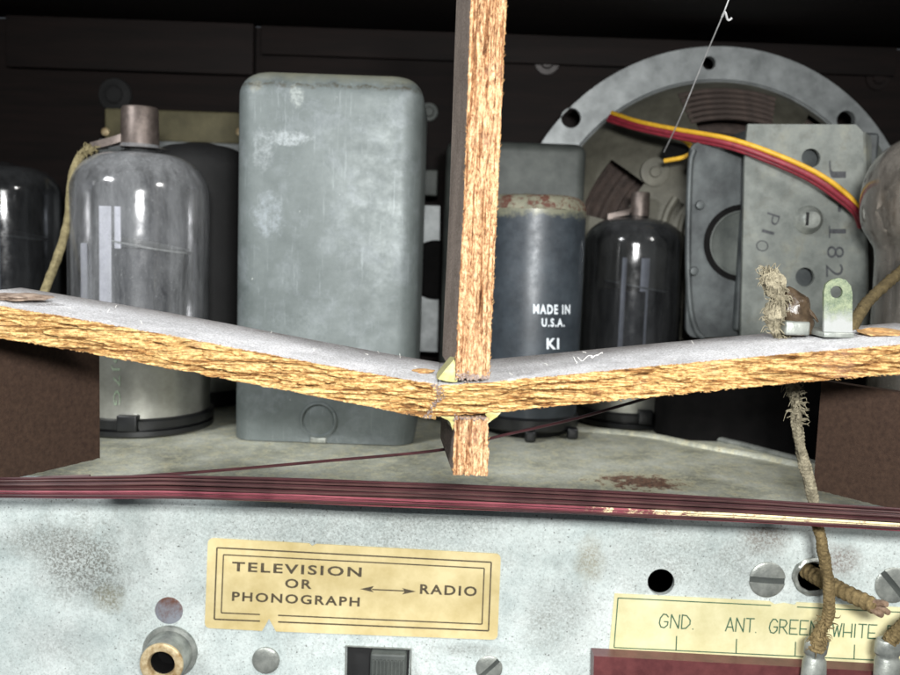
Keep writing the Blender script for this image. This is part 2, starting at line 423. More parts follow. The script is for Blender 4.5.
m_inkbrown = simple('dark_brown_ink', srgb(42, 36, 28), srgb(92, 80, 56), 14, .6)
m_inkgreen = simple('green_ink', srgb(40, 78, 56), srgb(62, 98, 74), 5, .6)
m_inkgreen2 = simple('worn_green_ink', srgb(104, 124, 100), srgb(150, 160, 142), 8, .6)
m_inkblue = simple('stamp_ink', srgb(28, 29, 34), srgb(66, 68, 70), 9, .7)
m_inkwhite = simple('white_print', srgb(186, 194, 200), srgb(214, 220, 224), 8, .6)
m_phenol = simple('maroon_phenolic', srgb(70, 34, 36), srgb(96, 52, 52), 3, .4, 0, .12)
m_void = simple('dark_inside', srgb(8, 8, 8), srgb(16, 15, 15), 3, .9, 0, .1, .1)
def cloth(name, a, b):
    m = M(name); c = m.ramp(m.noise(9, 6, .8), [(.32, a), (.66, b)])
    m.bump(m.noise(30, 4, .7), .7, .0003); return m.fin(c, .9, 0, .15)
m_cloth = cloth('frayed_cloth', srgb(76, 70, 56), srgb(158, 150, 128))
m_cloth2 = cloth('brown_braid', srgb(70, 58, 38), srgb(140, 122, 86))
m_cloth3 = cloth('dark_olive_cloth', srgb(58, 50, 34), srgb(96, 84, 58))
m_cord = cloth('ochre_cord', srgb(92, 84, 60), srgb(142, 132, 100))
m_goo = simple('brown_resin', srgb(44, 35, 26), srgb(88, 74, 58), 5, .22, 0, .3)
m_yel = simple('yellow_insulation', srgb(178, 134, 26), srgb(206, 162, 44), 6, .5)
m_red = simple('red_insulation', srgb(100, 24, 36), srgb(134, 40, 52), 6, .5)
def lugmat():
    m = M('verdigris_lug'); sep = m.N('ShaderNodeSeparateXYZ'); m.L(m.co, sep.inputs[0])
    t = m.math('ADD', sep.outputs[2], m.math('MULTIPLY', m.math('SUBTRACT', m.noise(4, 7, .7), .5), .7))
    mr = m.N('ShaderNodeMapRange'); mr.inputs[1].default_value = -.25; mr.inputs[2].default_value = .0; m.L(t, mr.inputs[0])
    g = m.ramp(m.noise(9, 7, .8), [(.35, srgb(62, 78, 62)), (.6, srgb(122, 130, 104))])
    c = m.mix(mr.outputs[0], srgb(140, 142, 140), g); m.bump(m.noise(12, 6, .8), .4); return m.fin(c, .55, .25)
m_lug = lugmat()
m_thread = simple('cobweb', srgb(150, 150, 150), srgb(190, 190, 190), 5, .6)

# ------------------------------------------------------------------ cabinet
cab = thing('radio_cabinet', 'dark brown wooden cabinet interior surrounding the whole chassis', 'cabinet', (0, 30, -5))
bm = bmesh.new(); box(bm, -22, 22, 30, 31, -6, 11.6, .05); mesh_obj('front_panel', bm, m_wood, cab)
bm = bmesh.new(); box(bm, -22, 22, 19, 30, 11.6, 12.6, .05); mesh_obj('ceiling_panel', bm, m_wood, cab)
bm = bmesh.new(); box(bm, -22, 22, 16.8, 30, -6.2, -5.2, .05); mesh_obj('floor_panel', bm, m_wood, cab)
bm = bmesh.new(); box(bm, -22, 22, 17.4, 18.9, 11.9, 12.8, .05); mesh_obj('unseen_rail', bm, m_wood, cab)  # unseen rail, added to block light from above, since raised to ceiling height
for sx in (-1, 1):
    bm = bmesh.new(); x = 15.5*sx; box(bm, min(x, x+sx), max(x, x+sx), 18.5, 30, -5.2, 11.6, .05); mesh_obj('side_panel', bm, m_wood, cab)
bm = bmesh.new(); box(bm, -14.5, -6.6, 29.5, 29.95, 10.0, 11.59, .02); mesh_obj('batten', bm, m_wood, cab)
bm = bmesh.new(); box(bm, -6.4, 14, 29.7, 29.95, 10.7, 11.59, .02); mesh_obj('batten', bm, m_wood, cab)
def bolt_washer(px, py, Y, r, name, parent, mat):
    p = at(px, py, Y); bm = bmesh.new()
    lathe(bm, [(0, .12), (r*.45, .12), (r*.5, .06), (r*.55, .04), (r*.95, .04), (r, 0), (r, -.05)], p, 24, 'Y'); mesh_obj(name, bm, mat, parent)
bolt_washer(547, 62, 29.95, .42, 'washer', cab, simple('dull_washer', srgb(40, 37, 36), srgb(62, 58, 57), 4, .45, .5))
bolt_washer(429, 112, 29.95, .3, 'washer', cab, m_greycan)
bolt_washer(115, 95, 29.9, .55, 'knot_plug', cab, m_blackmatte)
bolt_washer(878, 78, 29.95, .4, 'washer', cab, m_wood)

# ------------------------------------------------------------------ chassis
AY = 17.0
chs = thing('radio_chassis', 'grey plated steel radio chassis with switch label and terminal strip', 'chassis', (0, 17, -5))
W = 15.2
def Z(px, py): p = at(px, py, AY); return p
hole1 = circ_px(661, 582, 13.5, AY, ry=13)
slot = [at(x, y, AY) for x, y in ((347, 647), (410, 649), (408, 690), (346, 688))]
hole2 = circ_px(813, 577, 17, AY, ry=17)
jackh = circ_px(170, 652, 20, AY)
outer = [Vector((-W, AY, -5.1)), Vector((W, AY, -5.1)), Vector((W, AY, -.4)), Vector((-W, AY, -.4))]
bm = bmesh.new(); plate(bm, outer, [hole1, slot, hole2, jackh], (0, 1, 0), .12)
apron = mesh_obj('rear_apron', bm, m_apron, chs, smooth=False)
# top: outline with a scalloped rear edge where the loudspeaker sits
e1 = ground(684, 433); e2 = ground(740, 446); e3 = ground(800, 461); e4 = ground(860, 470)
rear = [Vector((W, 19.4, 0)), e4, e3, e2, e1, Vector((e1.x-.35, e1.y+1.2, 0)), Vector((e1.x-.4, 27.5, 0)), Vector((-W, 27.5, 0))]
bm = bmesh.new(); plate(bm, [Vector((-W, AY+.4, 0)), Vector((W, AY+.4, 0))]+rear, [], (0, 0, -1), .12)
# bend
seg = 14; ra = []
for i in range(seg+1):
    a = math.pi/2*i/seg
    ra.append((AY+.4-.4*math.sin(a), -.4+.4*math.cos(a)))
A = [[bm.verts.new((sx*W, y, z)) for y, z in ra] for sx in (-1, 1)]
for i in range(seg): bm.faces.new([A[0][i], A[1][i], A[1][i+1], A[0][i+1]]).material_index = 1
top = mesh_obj('top_plate', bm, [m_top, m_apron], chs)
pr = ground(640, 482); loc = wloc(top)/CM
_mt.rust.inputs['Location'].default_value = (-(pr.x-loc.x)/1.35, -(pr.y-loc.y)/.95, 0)
bm = bmesh.new(); tube(bm, [Vector((e1.x-.5, 27, .03)), Vector((e1.x-.45, e1.y+1.2, .03)), e1+Vector((0, 0, .03)), e2+Vector((0, 0, .03)), e3+Vector((0, 0, .02)), e4, Vector((W, 19.4, 0))], .09, 8)
mesh_obj('rolled_rim', bm, m_steel, chs)
bm = bmesh.new(); tube(bm, [ground(x, y)+Vector((0, 0, -.03)) for x, y in ((560, 430), (600, 432), (650, 437), (700, 447), (750, 456), (800, 466), (870, 476))], .14, 10); mesh_obj('pressed_ridge', bm, m_top, chs)

FY = AY-.004
def text_mesh(bm, s, x0, y0, x1, y1, Y, slope=.052, bold=.0, font_h=None, mi=0, rot=0, mapf=None, squash=1):
    """flat lettering filling the pixel box (x0,y0)-(x1,y1) (left/top, right/bottom) at depth Y"""
    cu = bpy.data.curves.new('t', 'FONT'); cu.body = s; cu.size = 1; cu.offset = bold; cu.resolution_u = 3
    cu.space_character = 1.22
    o = bpy.data.objects.new('t', cu); C.objects.link(o)
    dg = bpy.context.evaluated_depsgraph_get(); me = bpy.data.meshes.new_from_object(o.evaluated_get(dg))
    xs = [v.co.x for v in me.vertices]; ys = [v.co.y for v in me.vertices]
    a, b, c, d = min(xs), max(xs), min(ys), max(ys)
    t = bmesh.new(); t.from_mesh(me)
    for v in t.verts:
        u = (v.co.x-a)/(b-a); w = (v.co.y-c)/(d-c)
        if rot: u, w = w, 1-u            # read downwards
        px = x0+(x1-x0)*u; py = y1+(y0-y1)*w + (px-x0)*slope
        v.co = mapf(px, py) if mapf else at(px-(py-(y0+y1)/2)*slope, py, Y)
    merge(bm, t, mi); C.objects.unlink(o); bpy.data.objects.remove(o); bpy.data.meshes.remove(me)
def strip(bm, p, q, w, Y, mi=0):
    p = Vector(p); q = Vector(q); n = (q-p).normalized(); n = Vector((-n.y, n.x))*w/2
    f = bm.faces.new([bm.verts.new(at(c.x, c.y, Y)) for c in (p+n, q+n, q-n, p-n)]); f.material_index = mi
def nrmfix(o):
    return o
# label A
la = [(208, 538), (501, 554), (497.5, 640), (204.5, 628)]
def lerp4(c, u, v):
    a, b, d, e = [Vector(x) for x in c]; return (a*(1-u)+b*u)*(1-v)+(e*(1-u)+d*u)*v
pts = rnd_rect_px(la, 6)
# small torn nicks in the lower edge
out = []
for i, p in enumerate(pts): out.append(p)
bot = [Vector((497.5-5, 639.6))]
outer = []
for p in pts: outer.append(p)
# insert nick between lower right and lower left corners
iLR = 3*6-1
nick = [Vector((276, 631.5)), Vector((273, 626)), Vector((269, 619)), Vector((265, 626)), Vector((262, 630.9))]
outer = outer[:18]+nick+outer[18:]
tn = [Vector((309, 543.5)), Vector((312, 546)), Vector((316, 544))]
outer = outer[:6]+tn+outer[6:]
bm = bmesh.new(); plate(bm, [at(p.x, p.y, AY-.03) for p in outer], [], (0, 1, 0), .028)
lab = mesh_obj('label_plate', bm, m_paperA, chs, smooth=False, label='yellowed label reading TELEVISION OR PHONOGRAPH and RADIO')
Y = AY-.034; bm = bmesh.new()
for ins, w in ((.032, 1.5), (.055, 1.3)):
    insv = ins*3.2
    cs = [lerp4(la, u, v) for u, v in ((ins, insv), (1-ins, insv), (1-ins, 1-insv), (ins, 1-insv))]
    for i in range(4):
        p, q = cs[i], cs[(i+1) % 4]
        if i == 2:
            m1 = Vector((275, 0)); t1 = (p.x-278)/(p.x-q.x); t2 = (p.x-260)/(p.x-q.x)
            strip(bm, p, p+(q-p)*t1, w, Y); strip(bm, p+(q-p)*t2, q, w, Y)
        else: strip(bm, p, q, w, Y)
text_mesh(bm, 'TELEVISION', 232, 561.5, 362, 571.3, Y, bold=.026, slope=.045)
text_mesh(bm, 'OR', 285, 578.5, 312, 588, Y, bold=.026, slope=.045)
text_mesh(bm, 'PHONOGRAPH', 232, 591.5, 360, 601, Y, bold=.026, slope=.045)
text_mesh(bm, 'RADIO', 420, 584, 477, 594, Y, bold=.026, slope=.045)
strip(bm, (372, 589.5), (406, 591), 1.3, Y)
for tri in (((360, 589), (374, 586), (371, 589.5), (374, 592.5)), ((416, 591.5), (402, 588), (405, 591), (402, 594.5))):
    bm.faces.new([bm.verts.new(at(x, y, Y-.001)) for x, y in tri])
mesh_obj('lettering', bm, m_inkbrown, lab, smooth=False)
# label B
lb = [(614.5, 593.5), (960, 610.5), (958, 670), (609, 652)]
bm = bmesh.new(); pl = [Vector(x) for x in lb]
pl = [pl[0], Vector((770, 601.2)), Vector((775, 604.5)), Vector((784, 603)), Vector((795, 605)), Vector((797, 602.3))]+pl[1:]
plate(bm, [at(p.x, p.y, AY-.02) for p in pl], [], (0, 1, 0), .018)
labb = mesh_obj('label_plate', bm, m_paperB, chs, smooth=False, label='cream paper label naming the terminals')
Y = AY-.024; bm = bmesh.new()
strip(bm, (618, 598), (771, 605.5), 1.1, Y); strip(bm, (797, 607), (955, 615), 1.1, Y)
strip(bm, (618, 598), (614, 647.5), 1.1, Y); strip(bm, (614, 647.5), (955, 664), 1.1, Y)
for x in (676, 736, 795, 854): 
    yb = 647.5+(x-614)*.0484; strip(bm, (x+.6, yb-14.5), (x, yb), 1.2, Y)
G = {'G': [[(1, .8), (.75, .98), (.4, 1), (.08, .7), (0, .35), (.2, .05), (.6, 0), (.95, .2), (1, .45)], [(1, .45), (.55, .45)]],
     'N': [[(0, 0), (.05, 1), (.95, 0), (1, 1)]], 'D': [[(0, 0), (0, 1), (.5, .97), (.95, .65), (.95, .35), (.5, .03), (0, 0)]],
     'A': [[(0, 0), (.5, 1), (1, 0)], [(.2, .3), (.85, .3)]], 'T': [[(0, 1), (1, 1)], [(.5, 1), (.5, 0)]],
     'R': [[(0, 0), (0, 1), (.7, .95), (.9, .75), (.65, .5), (0, .45)], [(.4, .45), (1, 0)]],
     'E': [[(1, 1), (0, 1), (0, 0), (1, 0)], [(0, .4), (.8, .4)]], 'W': [[(0, 1), (.25, 0), (.5, .8), (.75, 0), (1, 1)]],
     'H': [[(0, 0), (0, 1)], [(1, 0), (1, 1)], [(0, .35), (1, .35)]], 'I': [[(.5, 0), (.5, 1)]],
     'B': [[(0, 0), (0, 1), (.7, .95), (.8, .75), (.6, .5), (0, .45)], [(.6, .5), (1, .3), (.8, .05), (0, 0)]],
     'L': [[(0, 1), (0, 0), (.9, 0)]], 'C': [[(1, .85), (.6, 1), (.15, .85), (0, .45), (.2, .08), (.65, 0), (1, .15)]],
     'K': [[(0, 0), (0, 1)], [(1, 1), (0, .4), (1, 0)]], '.': [[(0, 0), (.15, 0)]]}
def script(bm, s, x0, ybase, h, cw, gap, w=1.25):
    x = x0
    for ch in s:
        ww = cw*(.3 if ch in 'I.' else 1.1 if ch in 'W' else 1)
        for st in G[ch]:
            P = [(x+a*ww+b*1.0, ybase+(x+a*ww-x0)*.048-b*h) for a, b in st]
            for p, q in zip(P, P[1:]):
                e = (Vector(q)-Vector(p)).normalized()*.35
                strip(bm, Vector(p)-e, Vector(q)+e, w, Y-.0006*random.random())
        x += ww+gap
script(bm, 'GND.', 659, 627.5, 13.5, 8.6, 2.6); script(bm, 'ANT.', 725.5, 631, 13.5, 8, 2)
script(bm, 'GREEN', 769, 633, 14, 8, 2.2); script(bm, 'WHITE', 832, 636.5, 13.5, 8.2, 2.0); script(bm, 'BLACK', 887, 639, 13.5, 7.6, 2.4)
mesh_obj('lettering', bm, m_inkgreen, labb, smooth=False)
# dirt free terminal strip
ts = [(594, 656), (962, 676), (962, 760), (592, 742)]
bm = bmesh.new(); plate(bm, [at(x, y, AY-.5) for x, y in ts], [], (0, 1, 0), .35)
tstrip = mesh_obj('terminal_strip', bm, m_phenol, chs, smooth=False)
bm = bmesh.new(); plate(bm, [at(x, y, AY-.16) for x, y in ((594, 652.5), (962, 671), (962, 690), (594, 690))], [], (0, 1, 0), .13)
mesh_obj('mounting_strip', bm, m_steel, chs, smooth=False)
def screw(px, py, r, name, ang, mat=None, dome=.5, Yf=AY, slot=True, parent=chs):
    p = at(px, py, Yf); rr = r/F*Yf; bm = bmesh.new(); h = rr*dome
    prof = [(rr*1.0, 0), (rr, h*.3)]+[(rr*math.cos(t), h*.3+h*.7*math.sin(t)) for t in [R(15*k) for k in range(1, 6)]]+[(0, h)]
    lathe(bm, prof, p, 36, 'Y')
    if slot:
        w = rr*.16; ca, sa = math.cos(ang), math.sin(ang)
        for v in bm.verts:
            d = v.co-p; q = -d.x*sa+d.z*ca
        # groove pressed in as a dark recess: two lips and a sunken floor
        bmesh.ops.bisect_plane(bm, geom=bm.verts[:]+bm.edges[:]+bm.faces[:], plane_co=p+Vector((-sa, 0, ca))*w, plane_no=Vector((-sa, 0, ca)))
        bmesh.ops.bisect_plane(bm, geom=bm.verts[:]+bm.edges[:]+bm.faces[:], plane_co=p-Vector((-sa, 0, ca))*w, plane_no=Vector((-sa, 0, ca)))
        fs = [f for f in bm.faces if abs((f.calc_center_median()-p).dot(Vector((-sa, 0, ca)))) < w*.98]
        bmesh.ops.delete(bm, geom=fs, context='FACES')
        t = bmesh.new(); bmesh.ops.create_cube(t, size=1)
        mt = Matrix.Translation(p+Vector((0, -h*.1, 0))) @ Matrix.Rotation(-ang, 4, 'Y') @ Matrix.Diagonal((rr*1.9, h*.25, w*2.6, 1))
        merge(bm, t, 1, mt)
    return mesh_obj(name, bm, [mat or m_steel, m_greycan], parent)
screw(767, 579.5, 19, 'slotted_screw', R(-2), dome=.16)
screw(893, 585, 19, 'slotted_screw', R(-48), dome=.16)
screw(489, 668, 14, 'slotted_screw', R(45), dome=.2)
screw(266, 660, 14.5, 'rivet', 0, dome=.28, slot=False, mat=m_steel)
screw(169, 610.5, 14.5, 'rivet', 0, dome=.06, slot=False, mat=m_rusty)
# phono jack: barrel pointing at the viewer, down and left
p = at(170, 652, AY); bm = bmesh.new(); q = Vector((.0, -1.0, 0)).normalized()
mt = Vector((0, -1, 0)).rotation_difference(q).to_matrix().to_4x4()
lathe(bm, [(.55, -.1), (.55, .0), (.53, .04), (.46, .06), (.45, .09), (.44, .2), (.44, .46), (.42, .50)], p, 40, 'Y', mat=mt); jk = mesh_obj('jack_socket', bm, m_steel, chs)
bm = bmesh.new(); lathe(bm, [(.42, .49), (.41, .54), (.36, .56), (.27, .55), (.245, .50), (.24, .4)], p, 40, 'Y', mat=mt); mesh_obj('contact_ring', bm, m_brass, jk)
bm = bmesh.new(); lathe(bm, [(.25, .44), (.24, .42), (.24, 0), (0, 0)], p, 32, 'Y', mat=mt); mesh_obj('bore', bm, m_void, jk)
# slide switch
bm = bmesh.new(); t = at(346, 646, AY); u = at(411, 649, AY)
box(bm, t.x, u.x, AY+.13, AY+.9, t.z-1.2, t.z+.05, .03); 
sw = mesh_obj('slide_switch', bm, m_blackmatte, chs)
bm = bmesh.new(); a = at(371, 650, AY-.1); b = at(409, 652, AY-.1)
box(bm, a.x, b.x-.04, AY-.22, AY+.3, a.z-1.0, a.z-.02, .05)
for k in range(9):
    x = a.x+.06+k*(b.x-a.x-.16)/8; box(bm, x-.018, x+.018, AY-.27, AY-.2, a.z-1, a.z-.13, .008, 1)
mesh_obj('switch_knob', bm, m_greycan, sw)
# lip of the slot
bm = bmesh.new(); tube(bm, [at(x, y, AY-.01) for x, y in ((345, 695), (346, 646), (411, 649), (410, 695))], .022, 6, k=1); mesh_obj('slot_lip', bm, m_steel, sw)
# torn metal collar round the cable hole
bm = bmesh.new(); P = [at(813+18*math.cos(a), 577+17*math.sin(a), AY-.03) for a in [2*math.pi*i/40 for i in range(41)]]
tube(bm, P, .05, 8, k=1, rf=lambda L, a: 1+.8*noise.noise(Vector((L*5, a, 1))), caps=False); mesh_obj('hole_collar', bm, m_steel, chs)
# crimped terminal clips
def clip(x, y, wd):
    bm = bmesh.new(); p = at(x, y, AY-.75); r = wd/2/F*(AY-.75)
    lathe(bm, [(r*.55, .32), (r*.9, .31), (r, .26), (r*1.0, .05), (r*.86, .0), (r*.9, -.05), (r*1.05, -.1), (r*1.02, -.6), (r*.7, -.62)], p, 20, 'Z')
    for v in bm.verts:
        d = v.co-p; v.co.y = p.y+d.y*.75; v.co += Vector((1, 0, .3))*noise.noise(v.co*3)*.06
    return mesh_obj('terminal_clip', bm, m_steel, tstrip)
clip(815, 655, 24); clip(888, 655, 26)

# ------------------------------------------------------------------ transformer can
fy = 21.1
b0 = ground(231, 446); b1 = ground(411, 452); tw = at(330, 66, fy)
x0 = at(233, 300, fy).x; x1 = at(417, 300, fy).x; th = at(330, 70, fy).z
tr = thing('transformer_can', 'tall grey painted metal transformer can left of the upright board', 'transformer', ((x0+x1)/2, fy+1.9, 0))
bm = bmesh.new()
# body: rounded-rectangle rings rising to a domed top
def rrect(xa, xb, ya, yb, rad, z, n=7):
    out = []
    for cx, cy, a0 in ((xb-rad, yb-rad, 0), (xa+rad, yb-rad, 90), (xa+rad, ya+rad, 180), (xb-rad, ya+rad, 270)):
        for k in range(n+1):
            a = R(a0+90*k/n); out.append(Vector((cx+rad*math.cos(a), cy+rad*math.sin(a), z)))
    return out
def rr_body(bm, xa, xb, ya, yb, rad, z0, z1, tr_, extra=()):
    rings = [(0, z0)]
    rings += [(0, z0+(z1-tr_-z0)*k/10) for k in range(1, 11)]
    for k in range(1, 9):
        a = R(90*k/8); rings.append((tr_*(1-math.cos(a)), z1-tr_+tr_*math.sin(a)))
    prev = None
    for ins, z in rings:
        rd = max(.05, rad-ins*.45); c = rrect(xa+ins, xb-ins, ya+ins, yb-ins, rd, z)
        ring = [bm.verts.new(p) for p in c]
        if prev:
            n = len(ring)
            for i in range(n): bm.faces.new([prev[i], prev[(i+1) % n], ring[(i+1) % n], ring[i]])
        prev = ring
    bm.faces.new(prev)
rr_body(bm, x0, x1, fy, fy+3.8, .5, .02, th, .58)
for v in bm.verts:
    if v.co.z < th-.3: v.co += Vector((0, 1, 0))*.02*noise.noise(v.co*.8)
body = mesh_obj('can_body', bm, m_can, tr)
p = at(318.5, 420, fy); bm = bmesh.new()
lathe(bm, [(.44, -.02), (.43, .05), (.39, .06), (.36, .01), (.2, .05), (0, .08)], p, 36, 'Y')
mesh_obj('knockout_disc', bm, m_can, tr)
p = at(318, 451, fy); bm = bmesh.new(); box(bm, p.x-.2, p.x+.2, fy-.05, fy+.2, 0.01, .16, .03); mesh_obj('mounting_tab', bm, m_steel, tr)

# ------------------------------------------------------------------ valves
def bulb_prof(r, z0, z1, sh, n=10, topk=.35):
    """straight wall then a soft shoulder, then a shallow dome"""
    P = [(r*.97, z0), (r, z0+.1)]
    P += [(r, z0+.1+(z1-sh-z0-.1)*k/6) for k in range(1, 7)]
    for k in range(1, n+1):
        a = R(90*k/n); P.append((r*(topk+(1-topk)*math.cos(a)) if k < n else r*topk, z1-sh+sh*.86*math.sin(a)))
    P.append((r*topk*.5, z1-sh*.04)); P.append((0, z1)); return P
def tube_valve(name, label, cx, cy, r, ztop, zsl, glass, sh, group, capinfo=None, internals=True, sleeve=None, basew=1.04, strips=(-.28, .12)):
    t = thing(name, label, 'vacuum tube', (cx, cy, 0), group); c = (cx, cy, 0)
    bm = bmesh.new(); lathe(bm, [(0, .02), (r*basew*.97, .02), (r*basew, .06), (r*basew, .17), (r*.98, .19), (r*.98, .22), (r*basew, .24), (r*basew*1.01, .42), (r*basew*.98, .46), (r*.9, .47), (0, .47)], c, 56)
    box(bm, cx+r*.05, cx+r*.32, cy-r*basew-.06, cy-r*.8, .2, .58, .03); mesh_obj('base', bm, m_black, t)
    bm = bmesh.new(); lathe(bm, [(r*.985, .47), (r*.985, .6), (r*.99, zsl-.08), (r*1.0, zsl), (r*.96, zsl+.03)], c, 56)
    slv = mesh_obj('metal_sleeve', bm, sleeve or m_sleeve, t)
    bm = bmesh.new(); lathe(bm, bulb_prof(r*.97, zsl, ztop, sh), c, 64); mesh_obj('glass_bulb', bm, glass, t)
    if internals:
        rr = r*.62
        bm = bmesh.new(); lathe(bm, [(0, zsl), (rr, zsl), (rr, ztop-sh*1.3-1.0), (0, ztop-sh*1.3-1.0)], c, 24); mesh_obj('anode', bm, m_anode, t)
        bm = bmesh.new(); lathe(bm, [(0, -.02), (r*.66, -.02), (r*.66, .02), (0, .02)], (cx+.1*r, cy, ztop-sh*1.3-.9), 24, mat=Matrix.Rotation(R(9), 4, 'Y')); mesh_obj('mica_disc', bm, m_mica, t)
        for q, dx in enumerate(strips):
            bm = bmesh.new(); x = cx+dx*r; w_ = (.05, .085, .045)[q]*r; box(bm, x-w_, x+w_, cy-r*.6, cy-r*.56, zsl, ztop-sh-.35-(.9 if dx < -.5 else 0), .02); mesh_obj('support_strip', bm, m_shield, t)
    return t, slv
g1 = ground(150, 441); cy1 = g1.y+1.85
cx1 = at(140, 300, cy1).x; r1 = 69.5/F*cy1*1.0
zt = at(140, 147, cy1).z
zs = at(150, 338, cy1-r1).z
v1, slv1 = tube_valve('vacuum_tube', 'large dusty clear glass vacuum tube with metal cap, left of the tall can', cx1, cy1, r1, zt, zs, m_glass, 1.15, 'vacuum tubes on the chassis', strips=(-.56, -.27, -.1))
ztop = zt
bm = bmesh.new(); lathe(bm, [(.75, -.06), (.5, .0), (.42, .12), (.4, .2)], (cx1, cy1, ztop), 32); mesh_obj('cap_seal', bm, m_glass, v1)
def cap_clip(parent, x, y, z, w, h, fl):
    bm = bmesh.new(); lathe(bm, [(w, 0), (w, h*.1), (w*.96, h*.95), (w*.9, h), (w*.75, h*.98), (w*.7, h*.7), (0, h*.7)], (x, y, z), 32)
    # open flap to the left
    P = [Vector((x-w*.8, y-w*.5, z+.12)), Vector((x-w*1.3, y-w*.7, z+.02)), Vector((x-w*1.3-fl, y-w*.5, z-.12)), Vector((x-w*1.3-fl-.02, y+w*.2, z-.1)), Vector((x-w*1.3, y+w*.5, z+.02)), Vector((x-w*.8, y+w*.5, z+.12))]
    A = [bm.verts.new(p) for p in P]; B = [bm.verts.new(p+Vector((0, 0, .07+.12*min(1, h)))) for p in P]
    bm.faces.new(A); bm.faces.new(B)
    for i in range(6): bm.faces.new([A[i], A[(i+1) % 6], B[(i+1) % 6], B[i]])
    return mesh_obj('grid_cap', bm, m_cap, parent)
cpx = at(140, 140, cy1)
cap_clip(v1, cpx.x, cy1, ztop-.02, .46, .98, .55)
# worn green characters up the sleeve (read upwards)
Ys = cy1-r1-.01
def sleeve_map(px, py, cx=cx1, cy=cy1, r=r1*.992+.004):
    p = at(px, py, cy-r*.9); dx = max(-r*.98, min(r*.98, p.x-cx)); return Vector((cx+dx, cy-math.sqrt(r*r-dx*dx), p.z))
bm = bmesh.new(); text_mesh(bm, '6J7G', 114, 352, 123, 404, 0, slope=0, bold=.01, rot=1, mapf=sleeve_map); 
mesh_obj('worn_marking', bm, m_inkgreen2, slv1)

# smoked tube right of the black can
g2 = ground(636, 431); r2 = 1.42; cy2 = g2.y+r2; cx2 = at(630, 320, cy2).x
zt2 = at(630, 214, cy2).z; zs2 = at(636, 402, cy2-r2).z+.3
v2, _ = tube_valve('vacuum_tube', 'smoked dark glass tube with small metal cap, right of the black printed can', cx2, cy2, r2, zt2, zs2, m_glassdark, .85, 'vacuum tubes on the chassis')
cap_clip(v2, cx2+.1, cy2, zt2-.05, .27, .66, .55)
# far left tube
cy3 = 27.0; cx3 = at(14, 300, cy3).x; zt3 = at(20, 163, cy3).z
tube_valve('vacuum_tube', 'dark glossy glass tube cut by the left border of the view', cx3, cy3-.5, 1.6, zt3, 1.2, m_glassdark, .9, 'vacuum tubes on the chassis')
# black-sleeved tube behind
cy4 = 26.2; cx4 = at(200, 300, cy4).x; zt4 = at(200, 142, cy4).z
t4 = thing('shielded_tube', 'matt black domed tube half hidden between dusty glass tube and tall can', 'vacuum tube', (cx4, cy4, 0))
bm = bmesh.new(); lathe(bm, bulb_prof(1.42, 1.35, zt4, .8, topk=.45), (cx4, cy4, 0), 48); mesh_obj('bulb', bm, m_blackmatte, t4)
bm = bmesh.new(); lathe(bm, [(1.33, .45), (1.35, 1.35)], (cx4, cy4, 0), 40); mesh_obj('metal_sleeve', bm, m_sleeve, t4)
bm = bmesh.new(); lathe(bm, [(0, 0.02), (1.4, .02), (1.4, .45), (0, .45)], (cx4, cy4, 0), 40); mesh_obj('base', bm, m_black, t4)
# olive plate behind
dl = thing('dial_plate', 'olive metal plate with pale lower lip behind the dusty tube', 'metal plate', (at(170, 130, 28.9).x, 28.9, 0))
a = at(104, 112, 28.9); b = at(300, 150, 28.9)
bm = bmesh.new(); box(bm, a.x, b.x, 28.9, 29.5, at(170, 142, 28.9).z, at(170, 110, 28.9).z, .08); mesh_obj('upper_plate', bm, m_olive, dl)
bm = bmesh.new(); a = at(98, 143, 28.6); box(bm, a.x, b.x, 28.6, 28.8, 0, at(170, 141, 28.6).z, .06); mesh_obj('lower_plate', bm, m_ring, dl)
for xx in (240, 106):
    bm = bmesh.new(); p = at(xx, 132, 28.85); lathe(bm, [(.13, 0), (.12, .08), (0, .1)], p, 14, 'Y'); mesh_obj('brass_stud', bm, m_brass, dl)

# ------------------------------------------------------------------ printed black can
rk = 1.32; gk = ground(540, 441); cyk = gk.y+rk; cxk = at(530, 320, cyk).x
ztk = at(533, 194, cyk).z; zsh = ztk-.42
_mb.edge.inputs[1].default_value = (zsh-.55)/2-.22; _mb.edge.inputs[2].default_value = (zsh-.55)/2-.05
ck = thing('capacitor_can', 'blue-black cylindrical can printed MADE IN U.S.A. with rusty top', 'capacitor', (cxk, cyk, 0))
bm = bmesh.new(); lathe(bm, [(rk, .55), (rk, 1.), (rk, 3), (rk*1.005, zsh-1.6), (rk, zsh-1.55), (rk, zsh)], (cxk, cyk, 0), 64); body = mesh_obj('can_body', bm, m_blackcan, ck)
bm = bmesh.new(); lathe(bm, [(rk, zsh)]+[(rk-.32+.32*math.cos(R(15*k)), zsh+.36*math.sin(R(15*k))) for k in range(1, 7)]+[(rk*.6, ztk-.04), (rk*.4, ztk-.1), (0, ztk-.1)], (cxk, cyk, 0), 64)
for v in bm.verts: v.co.z += .03*noise.noise(v.co*4)
mesh_obj('can_top', bm, m_cantop, ck)
bm = bmesh.new(); lathe(bm, [(0, .2), (rk*1.02, .2), (rk*1.05, .25), (rk*1.05, .5), (rk, .56)], (cxk, cyk, 0), 56); mesh_obj('base', bm, m_black, ck)
bm = bmesh.new(); lathe(bm, [(0, .02), (rk*.8, .02), (rk*.8, .2), (0, .2)], (cxk, cyk, 0), 56); mesh_obj('base_wafer', bm, m_blackmatte, ck)
